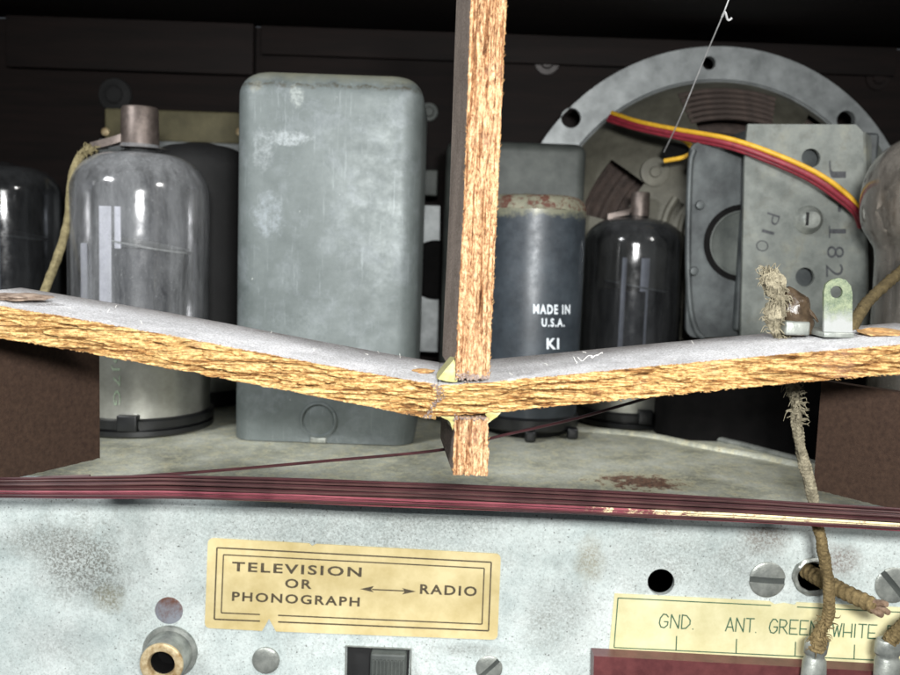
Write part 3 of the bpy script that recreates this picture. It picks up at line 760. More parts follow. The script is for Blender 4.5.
for a0 in (-90, -38, 180):
    bm = bmesh.new(); ca = Vector((math.cos(R(a0)), math.sin(R(a0)), 0))*rk*1.08+Vector((cxk, cyk, 0))
    box(bm, ca.x-.14, ca.x+.14, ca.y-.2, ca.y+.08, .01, .3, .06); mesh_obj('mounting_lug', bm, m_black, ck)
def cmap(px, py, cx=cxk, cy=cyk, r=rk+.008):
    p = at(px, py, cy-r*.85); dx = max(-r*.985, min(r*.985, p.x-cx)); return Vector((cx+dx, cy-math.sqrt(r*r-dx*dx), p.z))
bm = bmesh.new()
text_mesh(bm, 'MADE IN', 532.5, 303.5, 571, 313, 0, slope=.04, bold=.03, mapf=cmap)
text_mesh(bm, 'U.S.A.', 541, 317.5, 565, 326, 0, slope=.04, bold=.03, mapf=cmap)
text_mesh(bm, 'KI', 546, 337.5, 559, 348.5, 0, slope=.04, bold=.03, mapf=cmap)
mesh_obj('printed_text', bm, m_inkwhite, body)
# grey box behind
gb = thing('shield_can', 'plain dark grey square can behind the printed black can', 'shield can', (at(510, 300, 26).x, 27.2, 0))
bm = bmesh.new(); rr_body(bm, at(441, 300, 26).x, at(580, 300, 26).x, 26, 28.4, .3, .02, at(540, 142, 26).z, .3); mesh_obj('can_body', bm, m_greycan, gb)
# tuning capacitor seen in the gap
tc = thing('tuning_capacitor', 'pale bracket with dark round opening in the gap left of the upright board', 'tuning capacitor', (at(425, 300, 28).x, 28, 0))
Yt = 27.4
bm = bmesh.new(); plate(bm, [at(x, y, Yt) for x, y in ((380, 203), (440, 206), (438, 352), (380, 350))], [circ_px(437-10, 272, 0.1, Yt, 8)][:0], (0, 1, 0), .15); br = mesh_obj('bracket', bm, m_ring, tc, smooth=False)
bm = bmesh.new(); lathe(bm, [(0, .02), (.9, .02), (.9, 0), (.0, 0)], at(436, 270, Yt-.05), 36, 'Y'); mesh_obj('drive_disc', bm, m_void, tc)
bm = bmesh.new(); a = at(385, 168, Yt+.3); b = at(437, 196, Yt+.3); box(bm, a.x, b.x, Yt+.3, Yt+1.5, b.z, a.z, .05); mesh_obj('plate_stack', bm, m_greycan, tc)
bm = bmesh.new(); lathe(bm, [(.0, .3), (.16, .28), (.2, 0), (.2, -.4)], at(418, 163, Yt), 20, 'Y'); mesh_obj('shaft_end', bm, m_cap, tc)

# ------------------------------------------------------------------ loudspeaker
SY = 27.5; sc = at(711, 256, SY); k_ = SY/F
spk = thing('loudspeaker', 'round steel loudspeaker frame with holed rim, mounted behind on the right', 'speaker', (sc.x, SY, sc.z-203*k_))
def hole3(px, py, r): 
    p = at(px, py, SY); return [p+Vector((r*math.cos(2*math.pi*i/20), 0, r*math.sin(2*math.pi*i/20))) for i in range(20)]
circ = lambda r, n=96: [sc+Vector((r*k_*math.cos(2*math.pi*i/n), 0, r*k_*math.sin(2*math.pi*i/n))) for i in range(n)]
bm = bmesh.new(); plate(bm, circ(203), [circ(172), hole3(709, 63, .2), hole3(571, 118, .3), hole3(846, 120, .28)], (0, 1, 0), .25)
# rolled inner lip
lathe(bm, [(172*k_, 0), (171.5*k_, .06), (170*k_, .1), (168.5*k_, .06), (168*k_, -.2)], sc, 96, 'Y')
mesh_obj('rim', bm, m_ring, spk)
n = 120
def wskip(i, k):
    a = 360*k/n
    if i in (2, 3, 4) and 76 < a < 104: return True
    if i in (3, 4) and 138 < a < 163: return True
    if i in (2, 3, 4) and (20 < a < 60): return True
    return False
bm = bmesh.new(); lathe(bm, [(170*k_, 0), (166*k_, .2), (160*k_, .5), (140*k_, .9), (122*k_, 1.3), (104*k_, 1.6), (92*k_, 1.75), (60*k_, 2.3), (45*k_, 2.4), (0, 2.4)], sc, n, 'Y', skip=wskip)
mesh_obj('basket', bm, m_basket, spk)
prof = []
for i in range(40):
    t = i/39; prof.append(((166-110*t)*k_, -.4+1.1*t+.07*math.sin(i*1.9)))
bm = bmesh.new(); lathe(bm, prof+[(0, .7)], sc, 96, 'Y'); mesh_obj('paper_cone', bm, m_cone, spk)
# ribbed edge seen in the upper window
for i in range(6):
    bm = bmesh.new(); P = []
    rr = (158-i*5.5)*k_
    for a in range(73, 108, 2): P.append(sc+Vector((rr*math.cos(R(a)), -.55-.12*i, rr*math.sin(R(a)))))
    tube(bm, P, .075, 8, k=1); mesh_obj('corrugation', bm, m_cone, spk)
bm = bmesh.new(); p = at(655, 172, SY-1.75); lathe(bm, [(.4, -.1), (.4, .02), (.34, .03), (.16, .03), (.14, .09), (0, .1)], p, 24, 'Y'); mesh_obj('rivet', bm, m_basket, spk)
# pressed ribs
bm = bmesh.new(); tube(bm, [at(x, y, SY-2.3) for x, y in ((676, 198), (668, 212), (662, 232))], .12, 8); tube(bm, [at(x, y, SY-2.3) for x, y in ((684, 215), (680, 235), (677, 300))], .1, 8); mesh_obj('pressed_rib', bm, m_basket, spk)

bm = bmesh.new(); a = at(668, 350, 22.9); b = at(905, 470, 22.9); box(bm, a.x, b.x, 22.9, 26, b.z-.4, a.z, .3); mesh_obj('shade_filler', bm, m_void, spk)  # black box added so the gap under the board stays dark
# ------------------------------------------------------------------ output transformer on the speaker
BY = 22.6
ot = thing('output_transformer', 'stamped zinc bracket with central bolt, reading J-182, in front of loudspeaker', 'transformer', (at(805, 300, BY).x, BY+1, at(805, 335, BY).z))
bm = bmesh.new()
o4 = [(748, 124), (856, 124.5), (863, 132), (867, 336), (741, 336), (745, 150)]
plate(bm, [at(x, y, BY) for x, y in o4], [circ_px(811, 158, 9.5, BY), circ_px(805, 277, 9.5, BY)], (0, 1, 0), .12)
fp = mesh_obj('front_plate', bm, m_brack, ot, smooth=False)
bm = bmesh.new()  # right side, folded back
q = [at(863, 132, BY), at(867, 338, BY), at(893, 338, BY+1.4), at(887, 165, BY+1.4), at(874, 140, BY+.7)]
plate(bm, q, [], (.9, .3, 0), .08); mesh_obj('side_flange', bm, m_brack, ot, smooth=False)
bm = bmesh.new(); a = at(748, 126, BY+.35); b = at(864, 336, BY+.35); box(bm, a.x, b.x, BY+.35, BY+2.4, b.z, a.z-.05, .1); mesh_obj('core', bm, m_flange, ot)
bm = bmesh.new()
Yf = BY+.55
fl = rnd_rect_px([(690, 142), (752, 142), (748, 336), (686, 338)], 12)
plate(bm, [at(p.x, p.y, Yf) for p in fl], [], (0, 1, 0), .15)
tube(bm, [at(x, y, Yf) for x, y in ((694, 150), (690, 170), (688, 250), (690, 305), (696, 330), (703, 338))], .08, 10)
lf = mesh_obj('left_flange', bm, m_flange, ot)
bm = bmesh.new(); p = at(742, 243, Yf); lathe(bm, [(.86, -.0), (.86, .03), (.80, .05), (.74, .01), (0, .0)], p, 40, 'Y')
mesh_obj('coil_opening', bm, m_greycan, lf)
bm = bmesh.new(); lathe(bm, [(.98, 0), (.98, .05), (.84, .07), (.84, 0)], p, 40, 'Y'); mesh_obj('coil_edge', bm, m_void, lf)
for x, y in ((694, 271), (700, 205)):
    bm = bmesh.new(); lathe(bm, [(.12, 0), (.1, .05), (0, .07)], at(x, y, Yf-.12), 14, 'Y'); mesh_obj('rivet', bm, m_flange, lf)
p = at(808, 220, BY); bm = bmesh.new(); lathe(bm, [(.36, 0), (.35, .06), (.31, .1), (.28, .2), (.2, .27), (0, .28)], p, 28, 'Y'); mesh_obj('bolt', bm, m_steel, ot)
p = at(806, 219, BY-.2); bm = bmesh.new(); box(bm, p.x-.03, p.x+.03, p.y-.12, p.y+.05, p.z-.16, p.z+.16, .01); mesh_obj('bolt_slot', bm, m_blackmatte, ot)
Yl = BY-.004; bm = bmesh.new()
text_mesh(bm, 'J', 829, 160, 846, 178, Yl, slope=0, rot=1, bold=-.01)
text_mesh(bm, '-', 838, 205, 841, 212, Yl, slope=0, rot=1)
text_mesh(bm, '1', 829, 229, 846, 233.5, Yl, slope=0, rot=1, bold=-.008)
strip(bm, (829.5, 226), (829.5, 238), 1.3, Yl)
text_mesh(bm, '8', 827, 246, 844, 258, Yl, slope=0, rot=1, bold=-.008)
text_mesh(bm, '2', 826, 264, 843, 277, Yl, slope=0, rot=1, bold=-.008)
text_mesh(bm, 'P', 766, 212, 780, 222, Yl, slope=.3, rot=1, bold=-.01)
text_mesh(bm, 'I', 762, 229, 775, 232, Yl, slope=.25, rot=1, bold=-.008)
text_mesh(bm, 'O', 756, 239, 769, 250, Yl, slope=.2, rot=1, bold=-.012)
mesh_obj('stamped_text', bm, m_inkblue, fp, smooth=False)

# right border tube
Yg = 20.5; xg = at(935, 250, Yg).x; rg = 72/F*Yg; zt5 = at(930, 140, Yg).z
t5 = thing('border_tube', 'brownish dusty glass tube with ribbed sheen, cut by the right border', 'vacuum tube', (xg, Yg, 0))
bm = bmesh.new(); z5 = at(900, 222, Yg).z
zq = at(900, 205, Yg).z; zb_ = at(900, 243, Yg).z
pr = [(rg*.72, 1.1), (rg*.74, zb_-1.2), (rg*.76, zb_-.25), (rg*.84, zb_+.05), (rg*.95, zb_+.35), (rg, zq), (rg*.97, zq+.55), (rg*.86, zq+1.0), (rg*.62, zq+1.4), (rg*.3, zq+1.6), (0, zq+1.65)]
pp = smooth_path([(r, 0, h) for r, h in pr], 6); lathe(bm, [(max(0, p.x), p.z) for p in pp], (xg, Yg, 0), 64); mesh_obj('glass_bulb', bm, m_glasstan, t5)
bm = bmesh.new(); lathe(bm, [(rg*.70, .9), (rg*.71, zb_-.5), (rg*.6, zb_-.4), (0, zb_-.4)], (xg, Yg, 0), 48); mesh_obj('metal_sleeve', bm, m_flange, t5)
bm = bmesh.new(); lathe(bm, [(rg*.6, zb_-.4), (rg*.62, zb_+.3), (rg*.78, zq-.1), (rg*.6, zq+.2), (rg*.66, zq+.4), (rg*.5, zq+.6), (0, zq+.65)], (xg, Yg, 0), 12); mesh_obj('anode', bm, simple('tan_electrode', srgb(70, 64, 58), srgb(112, 104, 94), 2, .5), t5)
bm = bmesh.new(); lathe(bm, [(0, .02), (rg*.75, .02), (rg*.75, 1.1), (rg*.6, 1.15)], (xg, Yg, 0), 40); mesh_obj('base', bm, m_black, t5)

# ------------------------------------------------------------------ loop antenna
ant = thing('loop_antenna', 'crossed fibreboard loop antenna frame with torn orange edges and red wire winding', 'antenna', (0, 14.3, .1))
FYB, BYB = 13.0, 15.5
def interp(tab, x):
    if x <= tab[0][0]:
        (a, b), (c, d) = tab[0], tab[1]; return b+(d-b)*(x-a)/(c-a)
    for (a, b), (c, d) in zip(tab, tab[1:]):
        if x <= c: return b+(d-b)*(x-a)/(c-a)
    (a, b), (c, d) = tab[-2], tab[-1]; return b+(d-b)*(x-a)/(c-a)
def torn(v, amp, seed, ax):
    """layered torn profile; v in cm; ax: 0 = grain along x, 2 = along z"""
    if ax == 0: a, b = v.x, v.z
    else: a, b = v.z, v.x
    n1 = noise.fractal(Vector((a*2.6, b*13+seed, seed)), .8, 2.2, 5)
    n2 = noise.fractal(Vector((a*11, b*30, seed+7)), .7, 2.1, 4)
    cr = abs(noise.noise(Vector((a*.55, b*5.5, seed+3)))); crack = max(0, 1-cr/.07)
    return amp*(.55*n1+.35*n2)-amp*1.5*crack
def boardmesh(name, cor, n, m, seed, ax, mats, parent, amp=.07, edge=.02, endjag=0):
    """cor(s)-> (F1,F2,B1,B2) corner lines; s in 0..1"""
    bm = bmesh.new(); grid = []
    for i in range(n+1):
        s = i/n; F1, F2, B1, B2 = cor(s)
        e = (F2-F1); el = e.length; e.normalize()
        row = []
        # ring: B1 -> F1 (top), F1 -> F2 (front), F2 -> B2 (bottom)
        along = F1.x if ax == 0 else F1.z
        j1 = edge*noise.fractal(Vector((along*5, seed, 1)), .8, 2, 5); j2 = edge*1.6*noise.fractal(Vector((along*5, seed, 9)), .8, 2, 5)
        f1 = F1-e*j1; f2 = F2+e*j2
        for j in range(9): row.append(B1+(f1-B1)*(j/8))
        for j in range(m+1):
            t = j/m; p = f1+(f2-f1)*t
            d = torn(p, amp, seed, ax)*min(1, 6*t+.25, 6*(1-t)+.25)
            for q_, (c0, fr, wd) in enumerate(((.55, .8, .045), (.3, 1.3, .03), (.75, 1.1, .03))):
                cc = c0+.16*noise.fractal(Vector((along*.7, seed+q_*5, 2)), .8, 2, 4)
                pres = max(0, min(1, (noise.noise(Vector((along*fr, seed+q_*11, 4)))+.12)*5))
                g = abs(t-cc)/(wd*(.5+pres)); d -= .10*(amp/.075)**1.5*pres*max(0, 1-g*g)
            p = p+Vector((0, -d, 0)); 
            if 0 < j < m: row.append(p)
        for j in range(5): row.append(f2+(B2-f2)*(j/4))
        grid.append([bm.verts.new(p) for p in row])
    L = len(grid[0])
    for a, b in zip(grid, grid[1:]):
        for j in range(L):
            f = bm.faces.new([a[j], a[(j+1) % L], b[(j+1) % L], b[j]])
            f.material_index = 0 if 8 <= j < 8+m else (1 if j < 8 else 2)
    for g in (grid[0], grid[-1]):
        try: bm.faces.new(g)
        except ValueError: pass
    return bm
# left arm
LT = [(-60, 296), (0, 306), (60, 316), (120, 326.5), (180, 337.5), (240, 349), (300, 360.5), (360, 371.5), (400, 378.5), (440, 385)]
LB = [(-60, 328), (0, 338), (60, 348), (120, 359), (180, 370), (240, 381.5), (300, 393), (360, 404.5), (400, 412.5), (440, 420.5)]
RT = [(430, 386), (490, 382), (560, 375.5), (630, 368.6), (700, 361.8), (800, 352.8), (900, 344.5), (980, 338)]
RB = [(430, 417), (490, 413), (560, 405.5), (678, 394.5), (760, 386), (789, 383), (900, 374), (980, 367)]
def cor_h(T, Bt, xa, xb, fy_, off=0):
    def f(s):
        x = xa+(xb-xa)*s
        f1 = at(x, interp(T, x), fy_); f2 = at(x, interp(Bt, x), fy_); f2 = Vector((f1.x, fy_, f2.z))
        d = Vector((0, BYB-fy_, off)); return f1, f2, f1+d, f2+d
    return f
def add_fluff(bm, pts_fn, count, size, mi):
    for _ in range(count):
        p = pts_fn(); P = [p]; d = Vector((random.uniform(-1, 1), random.uniform(-.8, .2), random.uniform(.2, 1))).normalized()
        for k in range(4):
            d = (d+Vector((random.uniform(-1, 1), random.uniform(-1, 1), random.uniform(-1, 1)))*.7).normalized()
            P.append(P[-1]+d*size*random.uniform(.5, 1.2)/4)
        tube(bm, P, .0032, 3, k=2, mi=mi)
mats_h = [m_edge, m_dust_shade, m_boardside, m_fluff, m_sliver]
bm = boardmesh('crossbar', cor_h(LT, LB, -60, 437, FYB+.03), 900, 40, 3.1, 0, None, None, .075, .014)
def fl_left():
    x = random.uniform(0, 435); return at(x, interp(LT, x), FYB)+Vector((0, random.uniform(0, 2.6), .0))
add_fluff(bm, fl_left, 16, .09, 3)
def sl_left():
    x = random.uniform(0, 435); p = at(x, interp(LB, x) if random.random() < .5 else interp(LT, x), FYB); return p
def slivers(bm, fn, cnt, mi, vert=False):
    for _ in range(cnt):
        p = fn(); l = random.uniform(.015, .05); a = random.uniform(-.5, .5)
        d = Vector((math.cos(a), random.uniform(-.6, 0), math.sin(a))) if not vert else Vector((random.uniform(-.8, .8), random.uniform(-.6, 0), math.cos(a)))
        q = p+d*l; w = Vector((0, .005, .008)) if not vert else Vector((.008, .005, 0))
        v = [bm.verts.new(c) for c in (p-w, p+w, q, )]+[bm.verts.new(p+Vector((0, -.015, 0)))]
        for idx in ((0, 1, 2), (0, 2, 3), (1, 3, 2), (0, 3, 1)): bm.faces.new([v[i] for i in idx]).material_index = mi
slivers(bm, sl_left, 260, 4)
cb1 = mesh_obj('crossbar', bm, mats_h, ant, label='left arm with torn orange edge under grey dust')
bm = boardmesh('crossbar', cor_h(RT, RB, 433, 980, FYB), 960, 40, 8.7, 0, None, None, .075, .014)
def fl_right():
    x = random.uniform(500, 900); return at(x, interp(RT, x), FYB)+Vector((0, random.uniform(0, 2.6), .0))
add_fluff(bm, fl_right, 12, .08, 3)
def sl_right():
    x = random.uniform(500, 900); return at(x, interp(RB, x) if random.random() < .5 else interp(RT, x), FYB)
slivers(bm, sl_right, 260, 4)
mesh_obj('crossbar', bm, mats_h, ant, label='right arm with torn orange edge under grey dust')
# uprights
def cor_v(L, Rt, BL, ya, yb, fy_):
    def f(s):
        y = ya+(yb-ya)*s
        f1 = at(interp(L, y), y, fy_); f2 = at(interp(Rt, y), y, fy_); f2 = Vector((f2.x, fy_, f1.z))
        d = Vector((at(interp(BL, 200), 200, BYB).x-at(interp(L, 200), 200, fy_).x, BYB-fy_, 0)); return f1, f2, f1+d, f2+d
    return f
UL = [(-60, 473.5), (0, 471), (200, 464), (360, 456), (475, 453)]; UR = [(-60, 509), (0, 506.5), (200, 497.5), (360, 490), (475, 487.5)]; UB = [(0, 458), (200, 449.5), (360, 446)]
mats_v = [m_edgev, m_boardside, m_boardside, m_fluff, m_sliver]
bm = boardmesh('upright', cor_v(UL, UR, UB, -90, 378, FYB-.03), 760, 36, 5.5, 2, None, None, .045, .008)
def sl_up():
    y = random.uniform(0, 375); return at(interp(UL, y) if random.random() < .4 else interp(UR, y), y, FYB-.03)
slivers(bm, sl_up, 260, 4, True)
mesh_obj('upright', bm, mats_v, ant)
bm = boardmesh('lower_stub', cor_v(UL, UR, UB, 417, 475, FYB-.0), 160, 36, 6.5, 2, None, None, .05, .014)
def sl_lo():
    y = random.uniform(418, 475); return at(interp(UL, y) if random.random() < .4 else interp(UR, y), y, FYB)
slivers(bm, sl_lo, 40, 4, True)
mesh_obj('lower_stub', bm, mats_v, ant)
# glue fillets
def gluetri(pts, y0, y1, name='glue_fillet'):
    bm = bmesh.new(); A = [bm.verts.new(at(x, y, y0)) for x, y in pts]; B = [bm.verts.new(at(x, y, y0)+Vector((0, y1-y0, 0))) for x, y in pts]
    bm.faces.new(A); bm.faces.new(B); n = len(pts)
    for i in range(n): bm.faces.new([A[i], A[(i+1) % n], B[(i+1) % n], B[i]])
    bmesh.ops.subdivide_edges(bm, edges=bm.edges[:], cuts=3, use_grid_fill=True)
    for v in bm.verts: v.co += Vector((1, .6, 1))*noise.noise(v.co*9)*.045
    mesh_obj(name, bm, m_glue, ant)
gluetri([(437, 380), (455, 358), (458, 376), (456, 383)], 13.06, 14.0)
gluetri([(440, 414), (456, 412), (453, 430), (449, 424)], 13.06, 14.0)
gluetri([(486, 411), (503, 410), (497, 417), (487, 424)], 13.06, 14.0)
# grey fluff lumps at the joints
def lump(fn, cnt, rad, mat, name, parent=ant, squash=(1, 1, 1)):
    bm = bmesh.new()
    for _ in range(cnt):
        p = fn(); t = bmesh.new(); bmesh.ops.create_icosphere(t, subdivisions=1, radius=rad*random.uniform(.5, 1.2))
        for v in t.verts: v.co += v.co*noise.noise(v.co*40+p)*.9
        merge(bm, t, 0, Matrix.Translation(p) @ Matrix.Diagonal((*squash, 1)))
    return mesh_obj(name, bm, mat, parent)
m_lint = simple('grey_lint', srgb(96, 80, 72), srgb(150, 136, 128), 16, .95)
lump(lambda: at(random.uniform(456, 489), 377+random.gauss(0, 2.0), FYB-.03), 130, .02, m_lint, 'lint')
lump(lambda: at(random.uniform(454, 487), 418+random.gauss(0, 1.0), FYB-.03), 60, .016, m_lint, 'lint')
def seam():
    t = random.random(); return at(434+6*math.sin(t*5)+random.gauss(0, 2), 384+t*34, FYB-.04)
lump(seam, 90, .017, m_lint, 'lint')
# side sheets
def sheet(name, A, B, ztop, zbot, label):
    bm = bmesh.new(); A = Vector(A); B = Vector(B); d = (B-A); d.normalize(); nrm = Vector((-d.y, d.x, 0)); nrm = nrm if nrm.y > 0 else -nrm
    n = 60; F_ = []; K = []
    for i in range(n+1):
        t = i/n; p = A+(B-A)*t
        jz = .015*noise.noise(Vector((t*30, 0, 0)))
        F_.append([Vector((p.x, p.y, ztop)), Vector((p.x, p.y, zbot+jz))]); 
    a = [[bm.verts.new(q) for q in r] for r in F_]; b = [[bm.verts.new(q+nrm*.22) for q in r] for r in F_]
    for i in range(n):
        bm.faces.new([a[i][0], a[i+1][0], a[i+1][1], a[i][1]]); bm.faces.new([b[i][0], b[i][1], b[i+1][1], b[i+1][0]])
        f = bm.faces.new([a[i][1], a[i+1][1], b[i+1][1], b[i][1]]); f.material_index = 1
        f = bm.faces.new([a[i][0], b[i][0], b[i+1][0], a[i+1][0]])
    for i in (0, n): f = bm.faces.new([a[i][0], a[i][1], b[i][1], b[i][0]]); f.material_index = 1
    mesh_obj(name, bm, [m_panel, m_panel_edge], ant, label=label)
zb = ground(98, 461, .62); pA = at(100, 459, 16.9)
nA = at(0, 481, 15.05)
sheet('side_sheet', (pA.x, pA.y, 0), (pA.x+(nA.x-pA.x)*1.7, pA.y+(nA.y-pA.y)*1.7, 0), 3.0, (pA.z+nA.z)/2, 'dark brown sheet under the left arm')
pB = at(813, 489, 16.3); nB = at(900, 511, 15.05)
sheet('side_sheet', (pB.x, pB.y, 0), (pB.x+(nB.x-pB.x)*1.7, pB.y+(nB.y-pB.y)*1.7, 0), 2.6, (pB.z+nB.z)/2, 'dark brown sheet under the right arm')
# winding
WT = [(-80, 477), (0, 479), (160, 476), (300, 480), (450, 485), (590, 491), (750, 500), (900, 509.5), (980, 515)]
WB = [(-80, 496.5), (0, 496.5), (160, 498), (300, 502), (450, 508), (590, 514), (750, 522), (900, 530), (980, 534)]
NW = 15
for i in range(NW):
    t = i/(NW-1); bm = bmesh.new(); P = []
    s = random.uniform(0, 100)
    for x in range(-80, 990, 35):
        a, b = interp(WT, x), interp(WB, x); w = .35*noise.noise(Vector((x*.006, s, i)))
        P.append(at(x, a+(b-a)*min(1.02, max(-.02, t+w*.16)), 14.75+.10*math.sin(i*2.3)+.05*w))
    mi = (0, 0, 2, 0, 0, 2, 2, 0, 2, 2, 3, 3, 3, 0, 1)[i]
    tube(bm, P, .021 if i % 3 else .026, 7, k=4); mesh_obj('winding_wire', bm, m_wires[mi], ant)
for i in range(5):   # rear layer
    t = (i+.5)/5; bm = bmesh.new()
    tube(bm, [at(x, interp(WT, x)+(interp(WB, x)-interp(WT, x))*t, 14.92) for x in range(-80, 990, 80)], .05, 6, k=4); mesh_obj('winding_wire', bm, m_wires[0], ant)
for pts in ([(60, 481, 14.9), (200, 472, 15.2), (320, 461.5, 15.6), (440, 450, 16.0), (500, 436, 16.0), (570, 420, 15.9), (620, 406, 15.8), (655, 396, 15.75)],
            [(-10, 492, 14.8), (20, 484, 14.9), (40, 478, 15.), (90, 476, 15.)]):
    bm = bmesh.new(); tube(bm, [at(*p) for p in pts], .028, 7); mesh_obj('winding_wire', bm, m_wires[0 if len(pts) > 5 else 2], ant)
# solder lug on right arm
LY = 14.1
bm = bmesh.new(); o = [(824, 334), (824, 292), (826, 284), (832, 279.5), (839, 278), (846, 280), (851, 286), (852.5, 294), (852.5, 333)]
plate(bm, [at(x, y, LY) for x, y in o], [circ_px(836.5, 292, 6.2, LY)], (0, 1, 0), .06)
bmesh.ops.triangulate(bm, faces=bm.faces[:])
mesh_obj('solder_lug', bm, m_lug, ant, smooth=False)
bm = bmesh.new(); pz = at(838, 334, LY); box(bm, pz.x-.24, pz.x+.24, LY-.05, LY+.9, pz.z-.06, pz.z+.03, .02); mesh_obj('lug_foot', bm, m_steel, ant)

# ------------------------------------------------------------------ loose wires
def hairs(bm, P, r, cnt, ln, mi=0):
    for _ in range(cnt):
        i = random.randrange(len(P)); a = random.uniform(0, 6.28); p = P[i]+Vector((math.cos(a)*r, -abs(math.sin(a))*r, random.uniform(-.05, .05)))
        d = (p-P[i]).normalized(); Q = [p-d*r*.4, p+d*ln*.5+Vector((0, 0, random.uniform(-.4, .4)*ln)), p+d*ln*random.uniform(.5, 1)+Vector((0, 0, random.uniform(-.8, .3)*ln))]
        tube(bm, Q, lambda t: .016*(1-t*.8), 4, k=3, mi=mi)
# frayed cloth cable through the right arm down to the terminal
cb = thing('cloth_cable', 'frayed pale cloth cable passing through right arm down to terminal clip', 'cable', tuple(at(815, 655, 16.2)))
pts = [(789, 378, 15.2), (795, 400, 15.3), (797, 425, 15.5), (803, 460, 15.7), (811, 490, 15.8), (817, 520, 15.9), (823, 550, 15.9), (828, 580, 16.0), (829, 600, 16.), (828, 618, 16.1), (820, 632, 16.15), (816, 648, 16.2)]
P = [at(*p) for p in pts]
bm = bmesh.new(); tube(bm, P[:6], lambda t: .092+.0*t, 16, 40, rf=lambda L, a: braid(L, a)*(1+.35*noise.noise(Vector((L*3, a, 0)))))
hairs(bm, smooth_path(P[:3]), .1, 64, .14); mesh_obj('frayed_cloth', bm, m_cloth, cb)
bm = bmesh.new(); tube(bm, P[5:], lambda t: .1 if t < .75 else .1+.3*(t-.75), 16, 40, rf=lambda L, a: braid(L, a)*(1+.25*noise.noise(Vector((L*4, a, 5)))))
hairs(bm, smooth_path(P[9:]), .14, 40, .1); mesh_obj('braided_cover', bm, m_cloth2, cb)
# upper end: frayed lump in resin
bm = bmesh.new(); U = [at(*p) for p in ((768, 272, 14.6), (775, 288, 14.6), (778, 302, 14.65), (774, 316, 14.7), (777, 331, 14.75), (790, 345, 15.0))]
tube(bm, U, lambda t: .15-.05*abs(t-.4)+.04*math.sin(t*14), 14, 12, rf=lambda L, a: 1+.5*noise.noise(Vector((L*7, a*1.5, 2))))
hairs(bm, smooth_path(U), .14, 120, .13); hairs(bm, [U[0]]*4, .06, 40, .16); 
mesh_obj('frayed_end', bm, m_cloth, cb)
bm = bmesh.new(); U = [at(*p) for p in ((786, 288, 14.7), (792, 298, 14.7), (796, 312, 14.7), (797, 334, 14.7))]
tube(bm, U, lambda t: .06+.17*min(1, t*2.2), 14, 12, rf=lambda L, a: 1+.3*noise.noise(Vector((L*4, a*1.2, 8)))); tube(bm, [at(*p) for p in ((802, 306, 14.65), (812, 314, 14.6), (818, 322, 14.6))], lambda t: .05*(1-.7*t), 6)
mesh_obj('resin_blob', bm, m_goo, cb)
bm = bmesh.new(); p = at(796, 327, 14.55); box(bm, p.x-.2, p.x+.2, p.y-.1, p.y+.25, p.z-.13, p.z+.1, .04); mesh_obj('metal_tag', bm, m_steel, cb)
# cut stub
st = thing('cut_cable_stub', 'thick dark braided cable stub, cut off, sticking out of the chassis hole', 'cable', tuple(at(813, 577, 17)))
bm = bmesh.new(); tube(bm, [at(806, 570, 17.3), at(822, 580, 16.8), at(845, 592, 16.2), at(866, 602, 15.8), at(878, 608, 15.6)], lambda t: .16-.02*t, 18, 24, rf=lambda L, a: 1+.06*math.sin(L*45+a)+.08*noise.noise(Vector((L*5, a, 0)))); mesh_obj('braided_cover', bm, m_cloth2, st)
for dx, dy in ((3, -5), (5, 4), (-2, 7)):
    bm = bmesh.new(); tube(bm, [at(872+dx*.4, 605+dy*.4, 15.65), at(879+dx, 607+dy*.8, 15.5), at(884+dx*.9, 609+dy*.9, 15.4)], lambda t: .065*(1-.2*t), 8); mesh_obj('core_strand', bm, simple('copper_grey_strand', srgb(82, 62, 50), srgb(138, 116, 96), 9, .5), st)
# stub in second terminal
s2 = thing('cloth_cable_end', 'short braided cloth cable end in the clip at the right border', 'cable', tuple(at(890, 645, 16.2)))
bm = bmesh.new(); tube(bm, [at(887, 652, 16.25), at(891, 640, 16.2), at(902, 628, 16.), at(925, 612, 15.8)], .14, 14, 20, rf=braid); mesh_obj('braided_cover', bm, m_cloth2, s2)
# dark lead behind the lug
bm = bmesh.new(); tube(bm, [at(x, y, yy) for x, y, yy in ((846, 340, 15.0), (855, 322, 15.2), (866, 304, 15.6), (884, 286, 16.2), (905, 268, 16.8), (940, 240, 17.5))], .1, 12, 16, rf=braid)
tag(mesh_obj('cloth_lead', bm, m_cloth3), 'dark olive cloth lead running up beside the greenish solder lug', 'cable')
# cord on the left tube
bm = bmesh.new(); tube(bm, [at(*p) for p in ((92, 148, cy1-.6), (82, 154, cy1-.75), (74, 170, cy1-.9), (70, 195, cy1-.95), (69, 215, cy1-1.), (60, 250, cy1-1.2), (45, 290, cy1-1.6), (30, 330, cy1-2), (20, 360, cy1-2))], .1, 12, 14, rf=braid)
hairs(bm, [at(92, 148, cy1-.6), at(84, 152, cy1-.8)], .1, 30, .16)
tag(mesh_obj('grid_lead', bm, m_cord), 'ochre twisted cloth lead hanging from the cap of the dusty tube', 'cable')
